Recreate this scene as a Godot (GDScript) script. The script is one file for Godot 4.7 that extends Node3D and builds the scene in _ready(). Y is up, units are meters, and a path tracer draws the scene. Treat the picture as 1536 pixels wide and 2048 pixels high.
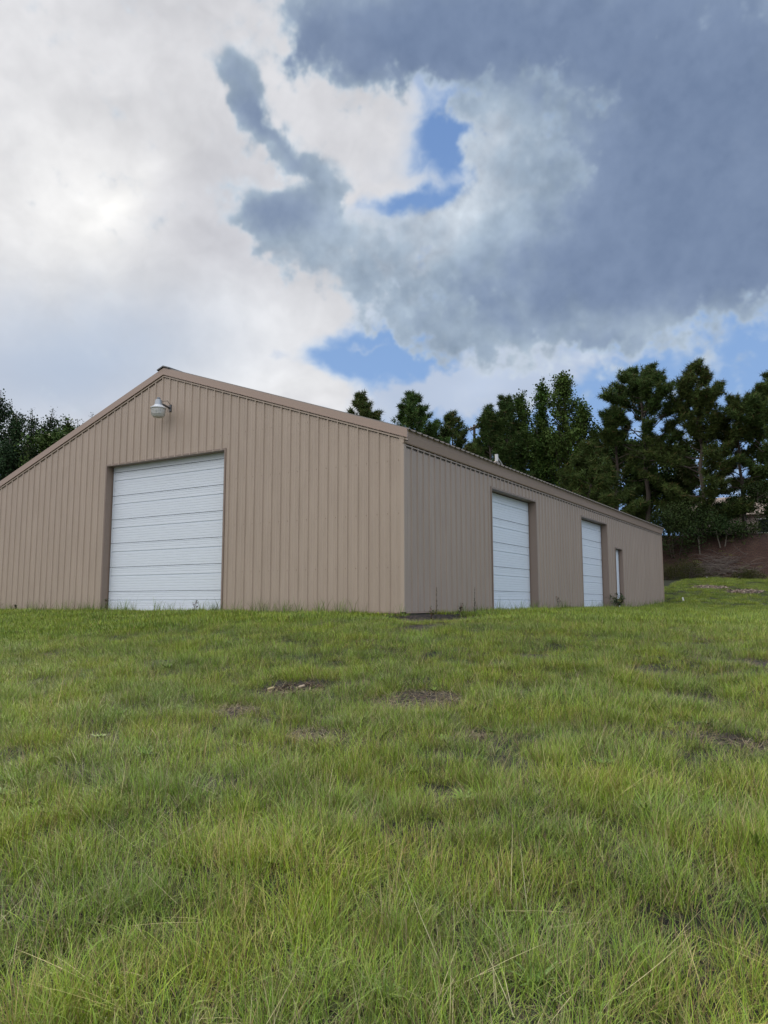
extends Node3D

# ---------------------------------------------------------------- helpers
class Shape:
	var v := PackedVector3Array()
	var n := PackedVector3Array()
	var c := PackedColorArray()
	var t := PackedVector2Array()
	var i := PackedInt32Array()
	var col := Color.WHITE

	# corners anticlockwise as seen from outside
	func quad(a: Vector3, b: Vector3, d: Vector3, e: Vector3, ua := Vector2.ZERO, ub := Vector2.ZERO, ud := Vector2.ZERO, ue := Vector2.ZERO) -> void:
		var nn := (b - a).cross(e - a)
		if nn.length_squared() < 1e-16:
			nn = (d - b).cross(e - b)
		nn = nn.normalized()
		var k := v.size()
		v.append_array([a, b, d, e])
		n.append_array([nn, nn, nn, nn])
		c.append_array([col, col, col, col])
		t.append_array([ua, ub, ud, ue])
		i.append_array([k, k + 2, k + 1, k, k + 3, k + 2])

	func tri(a: Vector3, b: Vector3, d: Vector3) -> void:
		var nn := (b - a).cross(d - a).normalized()
		var k := v.size()
		v.append_array([a, b, d])
		n.append_array([nn, nn, nn])
		c.append_array([col, col, col])
		t.append_array([Vector2.ZERO, Vector2.ZERO, Vector2.ZERO])
		i.append_array([k, k + 2, k + 1])

	func box(lo: Vector3, hi: Vector3, ch := 0.0) -> void:
		if ch <= 0.0:
			var p := func(x, y, z): return Vector3(hi.x if x else lo.x, hi.y if y else lo.y, hi.z if z else lo.z)
			quad(p.call(0, 0, 1), p.call(1, 0, 1), p.call(1, 1, 1), p.call(0, 1, 1))
			quad(p.call(1, 0, 0), p.call(0, 0, 0), p.call(0, 1, 0), p.call(1, 1, 0))
			quad(p.call(1, 0, 1), p.call(1, 0, 0), p.call(1, 1, 0), p.call(1, 1, 1))
			quad(p.call(0, 0, 0), p.call(0, 0, 1), p.call(0, 1, 1), p.call(0, 1, 0))
			quad(p.call(0, 1, 1), p.call(1, 1, 1), p.call(1, 1, 0), p.call(0, 1, 0))
			quad(p.call(0, 0, 0), p.call(1, 0, 0), p.call(1, 0, 1), p.call(0, 0, 1))
			return
		var m := (lo + hi) * 0.5
		var h := (hi - lo) * 0.5
		for ax in 3:
			for s in [-1.0, 1.0]:
				var u := Vector3.ZERO; var w := Vector3.ZERO; var o := Vector3.ZERO
				o[ax] = s * h[ax]
				u[(ax + 1) % 3] = h[(ax + 1) % 3] - ch
				w[(ax + 2) % 3] = h[(ax + 2) % 3] - ch
				if s > 0: quad(m + o - u - w, m + o + u - w, m + o + u + w, m + o - u + w)
				else: quad(m + o - u - w, m + o - u + w, m + o + u + w, m + o + u - w)
		for ax in 3:
			var b := (ax + 1) % 3; var d := (ax + 2) % 3
			for s in [-1.0, 1.0]:
				for r in [-1.0, 1.0]:
					var p1 := Vector3.ZERO; var p2 := Vector3.ZERO; var l := Vector3.ZERO
					p1[b] = s * h[b]; p1[d] = r * (h[d] - ch)
					p2[b] = s * (h[b] - ch); p2[d] = r * h[d]
					l[ax] = h[ax] - ch
					if s * r > 0: quad(m + p1 - l, m + p2 - l, m + p2 + l, m + p1 + l)
					else: quad(m + p1 + l, m + p2 + l, m + p2 - l, m + p1 - l)

	# swept round tube through points with a radius each, smooth
	func tube(pts: Array, rad: Array, sides: int, cap := true) -> void:
		var k0 := v.size()
		var side := Vector3.RIGHT
		for j in pts.size():
			var d: Vector3 = (pts[min(j + 1, pts.size() - 1)] - pts[max(j - 1, 0)]).normalized()
			side = (side - d * side.dot(d))
			if side.length() < 0.05:
				side = Vector3.FORWARD - d * d.z * -1.0
				side = side - d * side.dot(d)
			side = side.normalized()
			var up := d.cross(side)
			for q in sides:
				var a := TAU * q / sides
				var o := side * cos(a) + up * sin(a)
				v.append(pts[j] + o * rad[j]); n.append(o); c.append(col); t.append(Vector2(float(q) / sides * 2.0, j * 0.5))
		for j in pts.size() - 1:
			for q in sides:
				var a := k0 + j * sides + q
				var b := k0 + j * sides + (q + 1) % sides
				i.append_array([a, a + sides, b, b, a + sides, b + sides])
		if cap:
			for e in [0, pts.size() - 1]:
				var dd: Vector3 = (pts[1] - pts[0]).normalized() * -1.0 if e == 0 else (pts[-1] - pts[-2]).normalized()
				var kc := v.size()
				v.append(pts[e]); n.append(dd); c.append(col); t.append(Vector2.ZERO)
				for q in sides:
					v.append(v[k0 + e * sides + q]); n.append(dd); c.append(col); t.append(Vector2.ZERO)
				for q in sides:
					var a := kc + 1 + q
					var b := kc + 1 + (q + 1) % sides
					if e == 0: i.append_array([kc, a, b])
					else: i.append_array([kc, b, a])

	# profile of [radius, height] turned about y
	func lathe(prof: Array, sides: int, at := Vector3.ZERO, flute := 0.0) -> void:
		for j in prof.size() - 1:
			var r0: float = prof[j][0]; var y0: float = prof[j][1]
			var r1: float = prof[j + 1][0]; var y1: float = prof[j + 1][1]
			var nd := Vector2(y1 - y0, r0 - r1).normalized()
			var k := v.size()
			for q in sides + 1:
				var a := TAU * q / sides
				var f := 1.0 - (flute if q % 2 else 0.0)
				var o := Vector3(cos(a), 0, sin(a))
				v.append(at + o * r0 * f + Vector3.UP * y0); v.append(at + o * r1 * f + Vector3.UP * y1)
				var nn := (o * nd.x + Vector3.UP * nd.y).normalized()
				n.append(nn); n.append(nn); c.append(col); c.append(col); t.append(Vector2.ZERO); t.append(Vector2.ZERO)
			for q in sides:
				var a := k + q * 2
				i.append_array([a, a + 2, a + 1, a + 1, a + 2, a + 3])

	func mesh(m: Material) -> ArrayMesh:
		var arr := []
		arr.resize(Mesh.ARRAY_MAX)
		arr[Mesh.ARRAY_VERTEX] = v; arr[Mesh.ARRAY_NORMAL] = n; arr[Mesh.ARRAY_COLOR] = c; arr[Mesh.ARRAY_TEX_UV] = t; arr[Mesh.ARRAY_INDEX] = i
		var am := ArrayMesh.new()
		am.add_surface_from_arrays(Mesh.PRIMITIVE_TRIANGLES, arr)
		am.surface_set_material(0, m)
		return am

var taken := {}
func numbered(called: String) -> String:
	var k: int = taken.get(called, 0)
	taken[called] = k + 1
	return called if k == 0 else "%s_%03d" % [called, k]

func put(called: String, m: Mesh, parent: Node = null) -> MeshInstance3D:
	var o := MeshInstance3D.new()
	o.mesh = m
	if parent == null:
		o.name = numbered(called); add_child(o, true)
	else:
		var names: Dictionary = parent.get_meta("names_used") if parent.has_meta("names_used") else {}
		var k: int = names.get(called, 0)
		names[called] = k + 1
		parent.set_meta("names_used", names)
		o.name = called if k == 0 else "%s_%03d" % [called, k]
		parent.add_child(o, true)
	return o

func tag(o: Node, label: String, category: String, group := "", kind := "") -> Node:
	if label: o.set_meta("label", label)
	if category: o.set_meta("category", category)
	if group: o.set_meta("group", group)
	if kind: o.set_meta("kind", kind)
	return o

func base(called: String, at: Vector3) -> Node3D:
	var o := Node3D.new()
	o.name = numbered(called); o.position = at
	add_child(o, true)
	return o

func many(called: String, m: Mesh, buf: PackedFloat32Array, parent: Node) -> MultiMeshInstance3D:
	var mm := MultiMesh.new()
	mm.transform_format = MultiMesh.TRANSFORM_3D
	mm.use_colors = true
	mm.mesh = m
	mm.instance_count = buf.size() / 16
	mm.buffer = buf
	var o := MultiMeshInstance3D.new()
	o.multimesh = mm; o.name = called
	parent.add_child(o, true)
	return o

# real geometry: every tuft written out into one mesh
class Foliage:
	var v := PackedVector3Array()
	var n := PackedVector3Array()
	var c := PackedColorArray()
	var src_v: PackedVector3Array
	var src_n: PackedVector3Array
	var tints := []
	func _init(s: Shape, rng: RandomNumberGenerator, warm: float) -> void:
		for k in s.i.size():
			src_v.append(s.v[s.i[k]]); src_n.append(s.n[s.i[k]])
		for q in 14:
			var g := rng.randf_range(0.72, 1.32)
			var t := Color(g * (1.0 + warm + rng.randf_range(-0.1, 0.16)), g, g * rng.randf_range(0.8, 1.1))
			var pc := PackedColorArray()
			for k in s.i.size(): pc.append(s.c[s.i[k]] * t)
			tints.append(pc)
	func add(b: Basis, p: Vector3, q: int) -> void:
		v.append_array(Transform3D(b, p) * src_v)
		n.append_array(Transform3D(b.orthonormalized(), Vector3.ZERO) * src_n)
		c.append_array(tints[q % 14])
	func mesh(m: Material) -> ArrayMesh:
		var arr := []
		arr.resize(Mesh.ARRAY_MAX)
		arr[Mesh.ARRAY_VERTEX] = v; arr[Mesh.ARRAY_NORMAL] = n; arr[Mesh.ARRAY_COLOR] = c
		var am := ArrayMesh.new()
		am.add_surface_from_arrays(Mesh.PRIMITIVE_TRIANGLES, arr)
		am.surface_set_material(0, m)
		return am

func push(buf: PackedFloat32Array, b: Basis, p: Vector3, c: Color) -> void:
	buf.append_array([b.x.x, b.y.x, b.z.x, p.x, b.x.y, b.y.y, b.z.y, p.y, b.x.z, b.y.z, b.z.z, p.z, c.r, c.g, c.b, 1.0])

func lin(r: float, g: float, b: float) -> Color:   # albedo given in linear light
	return Color(r, g, b).linear_to_srgb()

func mat(c: Color, rough := 0.7, metal := 0.0, vc := false) -> StandardMaterial3D:
	var m := StandardMaterial3D.new()
	m.albedo_color = c; m.roughness = rough; m.metallic = metal
	m.vertex_color_use_as_albedo = vc
	m.cull_mode = BaseMaterial3D.CULL_DISABLED
	return m

func fbm(sd: int, freq: float, oct := 4) -> FastNoiseLite:
	var f := FastNoiseLite.new()
	f.noise_type = FastNoiseLite.TYPE_SIMPLEX_SMOOTH
	f.seed = sd; f.frequency = freq
	f.fractal_type = FastNoiseLite.FRACTAL_FBM; f.fractal_octaves = oct; f.fractal_gain = 0.5; f.fractal_lacunarity = 2.1
	return f

func streaks(sd: int, w: int, h: int, fx: float, fy: float, tint_a: Color, tint_b: Color, grain := 0.0) -> ImageTexture:
	var nz := fbm(sd, 1.0, 4)
	var ng := fbm(sd + 5, 1.0, 2)
	var im := Image.create(w, h, false, Image.FORMAT_RGB8)
	for y in h:
		for x in w:
			# wraps in x
			var a := TAU * x / w
			var r := fx / TAU
			var k := clampf(0.5 + 0.9 * nz.get_noise_3d(cos(a) * r, y * fy / h, sin(a) * r) + grain * ng.get_noise_2d(x * 0.7, y * 0.7), 0, 1)
			im.set_pixel(x, y, tint_a.lerp(tint_b, k))
	im.generate_mipmaps()
	return ImageTexture.create_from_image(im)

# ---------------------------------------------------------------- terrain
func soft(t: float, k := 0.8) -> float:
	return k * log(1.0 + exp(clampf(t / k, -30.0, 30.0)))

var bump: FastNoiseLite
var patch: FastNoiseLite
func ground(x: float, z: float) -> float:
	var y := -0.04 - 0.088 * soft(z - 0.9) - 0.04 * soft(x - 0.9)
	y = maxf(y, -2.6 + 0.02 * y)
	var t := -z - 22.0
	y += 0.125 * soft(t, 2.0) - 0.125 * soft(t - 15.0, 2.0) + 2.9 * smoothstep(14.5, 19.5, t + 0.35 * bump.get_noise_2d(x * 0.5, z * 0.5)) + 0.03 * soft(t - 20.0, 3.0)
	var inside := (x < 0.3 and x > -14.5 and z < 0.3 and z > -25.0)
	if inside: return minf(y, -0.06)
	var near := smoothstep(0.0, 2.0, maxf(x, z) if z > -25.0 else 2.0)
	y += near * (0.05 * bump.get_noise_2d(x, z) + 0.025 * bump.get_noise_2d(x * 3.1 + 40.0, z * 3.1))
	# worn hollow at the corner of the building
	y -= 0.15 * exp(-((x - 0.6) * (x - 0.6) + (z + 0.3) * (z + 0.3) * 0.5) / 1.1)
	return y

# ---------------------------------------------------------------- sky
const THICK := [[-30.6,37.8,6.1,2.1,-1,0.62], [-16.2,38.4,10.0,2.4,-10,0.50], [-7.4,33.4,6.7,3.6,-14,0.55], [-8.5,26.2,8.0,4.0,-11,0.80], [-13.2,22.7,8.6,2.0,-1,0.40], [-22.5,21.4,3.9,1.4,-13,0.22], [-31.8,23.1,4.0,1.2,-25,0.18], [-27.2,18.8,3.3,1.1,-13,0.25], [-39.7,28.2,2.1,1.3,-6,0.55], [-41.0,33.9,2.0,0.8,-40,0.52], [-36.6,30.9,1.4,1.2,-37,0.30], [-24.2,31.1,2.0,3.4,-14,-0.28], [-26.3,27.1,4.2,1.6,10,-0.12], [-20.5,25.4,4.1,2.0,-5,0.05], [-15.0,18.5,2.0,0.6,-5,0.25]]
const DARK := [[-26.1,40.6,7.1,2.3,-9,0.95], [-32.6,38.1,3.9,2.3,1,0.70], [-34.7,36.6,2.3,1.7,2,0.35], [-7.2,35.5,8.6,5.3,-15,0.75], [-11.2,28.2,8.2,5.5,-10,0.75], [-5.2,25.6,5.9,3.3,-4,0.50], [-20.5,24.1,6.6,3.0,-15,0.60], [-27.1,25.7,4.6,2.0,-14,0.45], [-33.4,24.5,3.2,1.4,-17,0.45], [-35.7,23.7,1.4,0.9,-18,0.30], [-27.5,19.2,4.0,1.6,-13,0.55], [-20.7,19.6,5.3,1.6,1,0.55], [-10.4,21.7,6.1,1.5,4,0.50], [-23.0,33.5,2.0,2.4,-5,0.45], [-24.7,29.6,2.1,2.2,-3,0.40], [-31.8,21.7,2.9,1.4,-30,0.35], [-42.8,35.6,1.2,0.8,-23,0.70], [-41.6,34.3,1.5,0.9,-49,0.66], [-39.8,32.8,1.8,0.9,-34,0.66], [-37.2,31.6,1.8,0.8,-22,0.66], [-35.5,30.1,0.8,1.3,-78,0.72], [-39.9,28.6,2.1,1.5,-4,0.92], [-37.6,27.7,2.0,1.2,-12,0.75], [-42.9,27.5,0.9,0.5,5,0.55], [-41.0,26.2,1.3,1.0,-36,0.62], [-39.9,25.2,1.2,0.7,-27,0.50], [-15.0,18.6,1.9,0.5,-1,0.45], [-35.8,26.1,2.1,1.0,2,0.35], [-31.0,32.3,2.7,1.7,-0,-0.70], [-28.6,33.1,1.2,1.7,-2,-0.45], [-30.6,29.2,2.4,0.5,7,-0.55], [-38.3,35.1,0.9,1.7,4,-0.40], [-40.7,30.5,1.3,0.4,-17,-0.60], [-34.5,18.8,4.0,1.2,1,-0.70], [-42.3,21.4,2.8,2.1,4,-0.50], [-37.2,17.3,5.9,1.4,2,-0.50], [-36.7,34.0,0.8,1.0,23,-0.30]]
const VEIL := [[-53.5,34.7,11.2,8.2,13,1.20], [-54.6,24.0,10.9,7.9,10,1.20], [-43.1,23.4,6.6,4.1,5,1.00], [-46.0,31.4,6.5,6.0,8,1.00], [-41.4,16.4,5.1,1.6,-7,1.30], [-36.4,15.5,2.6,0.9,-17,0.90], [-34.2,33.7,3.0,2.7,1,0.50], [-31.4,34.1,2.0,1.5,-0,0.20], [-32.6,31.0,2.7,1.3,0,0.25], [-29.0,32.2,2.0,2.1,-1,0.50], [-31.8,29.8,3.5,0.4,8,0.45], [-38.1,21.7,2.5,1.3,-18,0.80], [-55.9,16.6,9.4,5.0,7,1.00], [-44.8,17.7,4.2,3.2,4,0.90], [-40.0,38.9,3.8,3.2,5,0.70], [-34.5,18.6,4.0,1.2,1,-1.00], [-27.7,32.8,1.0,1.9,-17,-0.45], [-31.4,32.6,3.0,2.1,-0,-0.35], [-30.2,28.8,2.4,0.5,7,-0.80]]
const LOW := [[-24.1,15.6,5.5,1.4,6,0.72], [-28.4,15.2,4.1,1.1,5,0.70], [-17.8,16.6,3.9,0.6,6,0.45], [-33.6,19.3,2.2,0.3,-4,0.55], [-5.3,14.0,2.1,1.0,-7,0.35], [-10.8,14.2,2.6,0.7,-5,0.30], [-5.3,18.5,1.8,0.3,1,0.38], [-12.0,17.4,2.3,0.3,4,0.40], [-7.7,16.8,1.6,0.3,13,0.45], [-20.3,17.8,3.6,0.6,8,0.50], [-39.6,19.0,0.9,0.4,33,0.60], [-37.3,20.4,1.8,0.4,2,0.30]]
const GLOW := [[-52.0,27.2,0.6,0.5,35,0.10], [-50.1,28.6,2.6,0.7,51,0.10], [-51.7,27.6,5.4,3.4,50,0.20], [-52.4,25.0,1.6,2.9,9,0.08], [-41.0,16.3,6.1,1.4,-7,0.22], [-41.9,20.7,5.0,2.1,-11,0.16], [-58.2,34.5,4.5,4.2,16,0.08], [-57.3,25.7,5.3,4.6,12,0.16], [-45.1,27.8,3.7,2.9,26,-0.16], [-45.7,24.5,4.8,2.0,26,-0.08], [-48.6,32.3,4.7,2.3,9,-0.05]]
const HAZY := [[-57.1,15.8,8.6,3.1,7,0.70], [-50.9,17.9,6.0,2.4,20,0.35]]

var sky_big: FastNoiseLite
var sky_fine: FastNoiseLite
var sky_soft: FastNoiseLite
const GX0 := -76.0
const GY0 := 0.0
const GS := 0.4
const GW := 240
const GH := 135
var fields := []   # five coarse maps: dark, veil, low, glow, hazy

func blob_map(blobs: Array) -> PackedFloat32Array:
	var out := PackedFloat32Array()
	out.resize(GW * GH)
	for b in blobs:
		var cr := cos(deg_to_rad(b[4])); var sr := sin(deg_to_rad(b[4]))
		var sx: float = b[2]; var sy: float = b[3]
		var reach := 2.7 * maxf(sx, sy)
		for gy in range(maxi(0, int((b[1] - reach - GY0) / GS)), mini(GH, int((b[1] + reach - GY0) / GS) + 1)):
			var ey: float = GY0 + gy * GS - b[1]
			var ce := cos(deg_to_rad(GY0 + gy * GS))
			for gx in range(maxi(0, int((b[0] - reach / ce - GX0) / GS)), mini(GW, int((b[0] + reach / ce - GX0) / GS) + 1)):
				var ex: float = (GX0 + gx * GS - b[0]) * ce
				var u := (ex * cr + ey * sr) / sx
				var w := (-ex * sr + ey * cr) / sy
				out[gy * GW + gx] += b[5] * exp(-(u * u + w * w) * 0.5)
	return out

func look(f: PackedFloat32Array, az: float, el: float) -> float:
	var x := clampf((az - GX0) / GS, 0.0, GW - 1.001)
	var y := clampf((el - GY0) / GS, 0.0, GH - 1.001)
	var ix := int(x); var iy := int(y)
	var fx := x - ix; var fy := y - iy
	var k := iy * GW + ix
	return lerpf(lerpf(f[k], f[k + 1], fx), lerpf(f[k + GW], f[k + GW + 1], fx), fy)

const SUN_AZ := -52.0
const SUN_EL := 27.2
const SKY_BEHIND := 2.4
func dir_of(az: float, el: float) -> Vector3:
	return Vector3(sin(az) * cos(el), sin(el), -cos(az) * cos(el))

func sky_at(az: float, el: float, detail: bool) -> Vector3:
	var d := dir_of(deg_to_rad(az), deg_to_rad(el))
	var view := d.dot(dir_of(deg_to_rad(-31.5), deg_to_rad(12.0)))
	var inside := smoothstep(-78.0, -68.0, az) * smoothstep(14.0, 6.0, az) * smoothstep(52.0, 45.0, el)
	var n1 := sky_big.get_noise_3dv(d * 5.0)
	var n2 := sky_big.get_noise_3dv(d * 5.0 + Vector3(7.3, 1.1, 4.2))
	var nf := sky_fine.get_noise_3dv(d * 20.0)
	var ns := sky_soft.get_noise_3dv(Vector3(d.x * 4.0, d.y * 9.0, d.z * 4.0))
	var nf2 := sky_fine.get_noise_3dv(d * 24.0 + Vector3(2.7, 8.1, 5.5))
	var wa := az + (n1 * 2.2 + nf * 1.0) / maxf(0.3, cos(deg_to_rad(el)))
	var we := el + n2 * 1.7 + nf2 * 1.0
	# what goes on beyond the frame: veil to the west and behind, heavy cloud to the east
	var east := d.dot(dir_of(deg_to_rad(35.0), deg_to_rad(42.0)))
	var west := d.dot(dir_of(deg_to_rad(-120.0), deg_to_rad(40.0)))
	var dk := (1.0 - inside) * (1.1 * smoothstep(0.62, 0.9, east) + 0.35 * n1 + 0.15 * smoothstep(0.1, 0.6, n2))
	var ve := (1.0 - inside) * (0.75 + 0.5 * west + 0.3 * n2)
	var lo := (1.0 - inside) * (0.5 * smoothstep(26.0, 12.0, el) + 0.2 * n1)
	var gl := 0.0
	var hz := 0.0
	var tk := (1.0 - inside) * 0.35
	if az > GX0 and az < GX0 + GW * GS and el < GY0 + GH * GS:
		dk += look(fields[0], wa, we)
		ve += look(fields[1], wa * 0.6 + az * 0.4, we * 0.6 + el * 0.4)
		lo += look(fields[2], wa, we)
		tk += look(fields[5], az * 0.6 + wa * 0.4, el * 0.6 + we * 0.4)
		gl = look(fields[3], wa * 0.6 + az * 0.4, we * 0.6 + el * 0.4)
		hz = look(fields[4], az * 0.5 + wa * 0.5, el * 0.5 + we * 0.5)
	# clear air
	var c := Vector3(0.44, 0.57, 0.775).lerp(Vector3(0.55, 0.685, 0.87), smoothstep(38.0, 10.0, el))
	# high bright veil
	var nv := sky_fine.get_noise_3dv(Vector3(d.x * 7.0, d.y * 11.0, d.z * 7.0) + Vector3(n1, n2, n1) * 0.6)
	var va := smoothstep(0.10, 0.95, ve + 0.30 * ns + 0.75 * nv + 0.20 * nf + 0.10 * n1)
	var vc := Vector3(0.842, 0.844, 0.862) + Vector3(1.0, 0.99, 0.96) * (0.05 * ns + 0.03 * n2 + 0.03 * nf + 0.05 * nv)
	vc = vc.lerp(Vector3(0.695, 0.750, 0.835), clampf(hz * 0.95, 0.0, 1.0))
	vc = vc.lerp(Vector3(0.76, 0.81, 0.885), smoothstep(1.3, 0.55, ve + 0.4 * nv) * inside)
	vc += Vector3(1.0, 0.965, 0.80) * gl * 0.32
	c = c.lerp(vc, va)
	# low pale clouds
	var la := smoothstep(0.26, 0.80, lo + 0.30 * nf + 0.20 * n1)
	c = c.lerp(Vector3(0.76, 0.80, 0.87) + Vector3.ONE * 0.06 * ns, la * 0.85)
	# heavy cumulus
	var nm := sky_big.get_noise_3dv(d * 11.0 + Vector3(3.1, 9.2, 0.4))
	var nr := sky_fine.get_noise_3dv(d * 52.0)
	var e := dk + 0.50 * nf2 + 0.16 * nm + 0.10 * n1 + 0.16 * nr
	var da := smoothstep(0.10, 0.70, e)
	var th := clampf(0.26 + tk + 0.20 * nf + 0.22 * nm + 0.16 * n1 + 0.10 * ns, 0.0, 1.1) * smoothstep(0.16, 0.92, e)
	var sunward := dir_of(deg_to_rad(SUN_AZ), deg_to_rad(SUN_EL + 25.0))
	var relief := 0.0
	if detail:
		relief = nf - sky_fine.get_noise_3dv((d + sunward * 0.012) * 20.0) + 0.8 * (nm - sky_big.get_noise_3dv((d + sunward * 0.03) * 11.0 + Vector3(3.1, 9.2, 0.4))) + 0.35 * nr
	var dc := Vector3(0.765, 0.805, 0.850).lerp(Vector3(0.62, 0.685, 0.755), smoothstep(0.0, 0.45, th)).lerp(Vector3(0.468, 0.535, 0.648), smoothstep(0.35, 1.0, th))
	dc += Vector3(1.0, 1.0, 0.95) * (0.11 * relief * (1.0 - 0.72 * th) + 0.02 * ns + 0.02 * n2)
	c = c.lerp(dc, da * 0.97)
	var out := Vector3(pow(maxf(c.x, 0.0), 2.2), pow(maxf(c.y, 0.0), 2.2), pow(maxf(c.z, 0.0), 2.2))
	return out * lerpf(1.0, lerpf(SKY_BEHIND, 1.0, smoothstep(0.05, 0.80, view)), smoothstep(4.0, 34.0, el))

func sky_rows(w: int, az0: float, step: float, count: int, el0: float, detail: bool) -> Array:
	var rows := []
	rows.resize(count)
	var work := func(r: int):
		var row := PackedFloat32Array()
		row.resize(w * 3)
		var el := el0 - r * step
		for x in w:
			var c := sky_at(az0 + x * step, el, detail)
			row[x * 3] = c.x; row[x * 3 + 1] = c.y; row[x * 3 + 2] = c.z
		rows[r] = row
	var id := WorkerThreadPool.add_group_task(work, count)
	WorkerThreadPool.wait_for_group_task_completion(id)
	return rows

func make_sky() -> Sky:
	sky_big = fbm(11, 1.0, 4)
	sky_fine = fbm(23, 1.0, 5)
	sky_fine.fractal_gain = 0.55
	sky_soft = fbm(37, 1.0, 3)
	fields = [blob_map(DARK), blob_map(VEIL), blob_map(LOW), blob_map(GLOW), blob_map(HAZY), blob_map(THICK)]
	var lw := 1024
	var ls := 360.0 / lw
	var data := PackedFloat32Array()
	for row in sky_rows(lw, -180.0 + ls * 0.5, ls, lw / 4, 90.0 - ls * 0.5, false):
		data.append_array(row)
	var low := PackedFloat32Array()
	low.resize(lw * 3)
	for x in lw:
		low[x * 3] = 0.10; low[x * 3 + 1] = 0.11; low[x * 3 + 2] = 0.07
	for y in lw / 4:
		data.append_array(low)
	var im := Image.create_from_data(lw, lw / 2, false, Image.FORMAT_RGBF, data.to_byte_array())
	im.resize(4096, 2048, Image.INTERPOLATE_BILINEAR)
	# the part in view, finer
	var s := 360.0 / 4096
	var x0 := int((-72.0 + 180.0) / s)
	var w := int(80.0 / s)
	var y0 := int((90.0 - 47.0) / s)
	var h := 1024 - y0
	var fine := PackedFloat32Array()
	for row in sky_rows(w, -180.0 + (x0 + 0.5) * s, s, h, 90.0 - (y0 + 0.5) * s, true):
		fine.append_array(row)
	im.blit_rect(Image.create_from_data(w, h, false, Image.FORMAT_RGBF, fine.to_byte_array()), Rect2i(0, 0, w, h), Vector2i(x0, y0))
	# a panorama starts at -Z: bring the middle column to the left edge
	var turned := Image.create(4096, 2048, false, Image.FORMAT_RGBF)
	turned.blit_rect(im, Rect2i(2048, 0, 2048, 2048), Vector2i(0, 0))
	turned.blit_rect(im, Rect2i(0, 0, 2048, 2048), Vector2i(2048, 0))
	im = turned
	var pm := PanoramaSkyMaterial.new()
	pm.panorama = ImageTexture.create_from_image(im)
	var sky := Sky.new()
	sky.sky_material = pm
	return sky

func setup_view() -> void:
	var cam := Camera3D.new()
	cam.name = "camera"
	cam.keep_aspect = Camera3D.KEEP_HEIGHT
	cam.fov = 67.82
	cam.near = 0.1; cam.far = 1500.0
	cam.position = Vector3(7.7071, 0.1722, 13.3235)
	cam.rotation = Vector3(deg_to_rad(6.834), deg_to_rad(31.522), deg_to_rad(-0.046))
	add_child(cam)
	cam.current = true
	var env := Environment.new()
	env.background_mode = Environment.BG_SKY
	env.sky = make_sky()
	env.tonemap_mode = Environment.TONE_MAPPER_LINEAR
	env.tonemap_exposure = 1.0
	env.sdfgi_enabled = true; env.ssao_enabled = true; env.ssil_enabled = true
	var we := WorldEnvironment.new()
	we.name = "world"; we.environment = env
	add_child(we)
	var sun := DirectionalLight3D.new()
	sun.name = "sun"
	sun.light_color = Color(1.0, 0.95, 0.86)
	sun.light_energy = 1.1
	sun.light_angular_distance = 12.0
	sun.shadow_enabled = true
	sun.look_at_from_position(Vector3.ZERO, -dir_of(deg_to_rad(SUN_AZ), deg_to_rad(SUN_EL)), Vector3.UP)
	add_child(sun)

# ---------------------------------------------------------------- the building
const EAVE := 3.62      # wall line at the eave
const RIDGE_X := -7.1
const LONG := 24.67
const PITCH := 0.3437
const RIB := 0.262
var tan_mat: StandardMaterial3D
var tan_shaded: StandardMaterial3D
var trim_mat: StandardMaterial3D
var jamb_mat: StandardMaterial3D
var white_mat: StandardMaterial3D
var dark_mat: StandardMaterial3D
var roof_mat: StandardMaterial3D

func roof_at(x: float) -> float:   # underside of the roof over the gable wall
	return 3.735 + PITCH * (7.1 - absf(x - RIDGE_X))

# rib profile over one pitch: [along, outwards]
const PROFILE := [[0.0, 0.0], [0.010, 0.0], [0.020, 0.028], [0.044, 0.028], [0.054, 0.0], [0.118, 0.0], [0.123, 0.0045], [0.135, 0.0045], [0.140, 0.0], [0.188, 0.0], [0.193, 0.0045], [0.205, 0.0045], [0.210, 0.0]]

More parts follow.
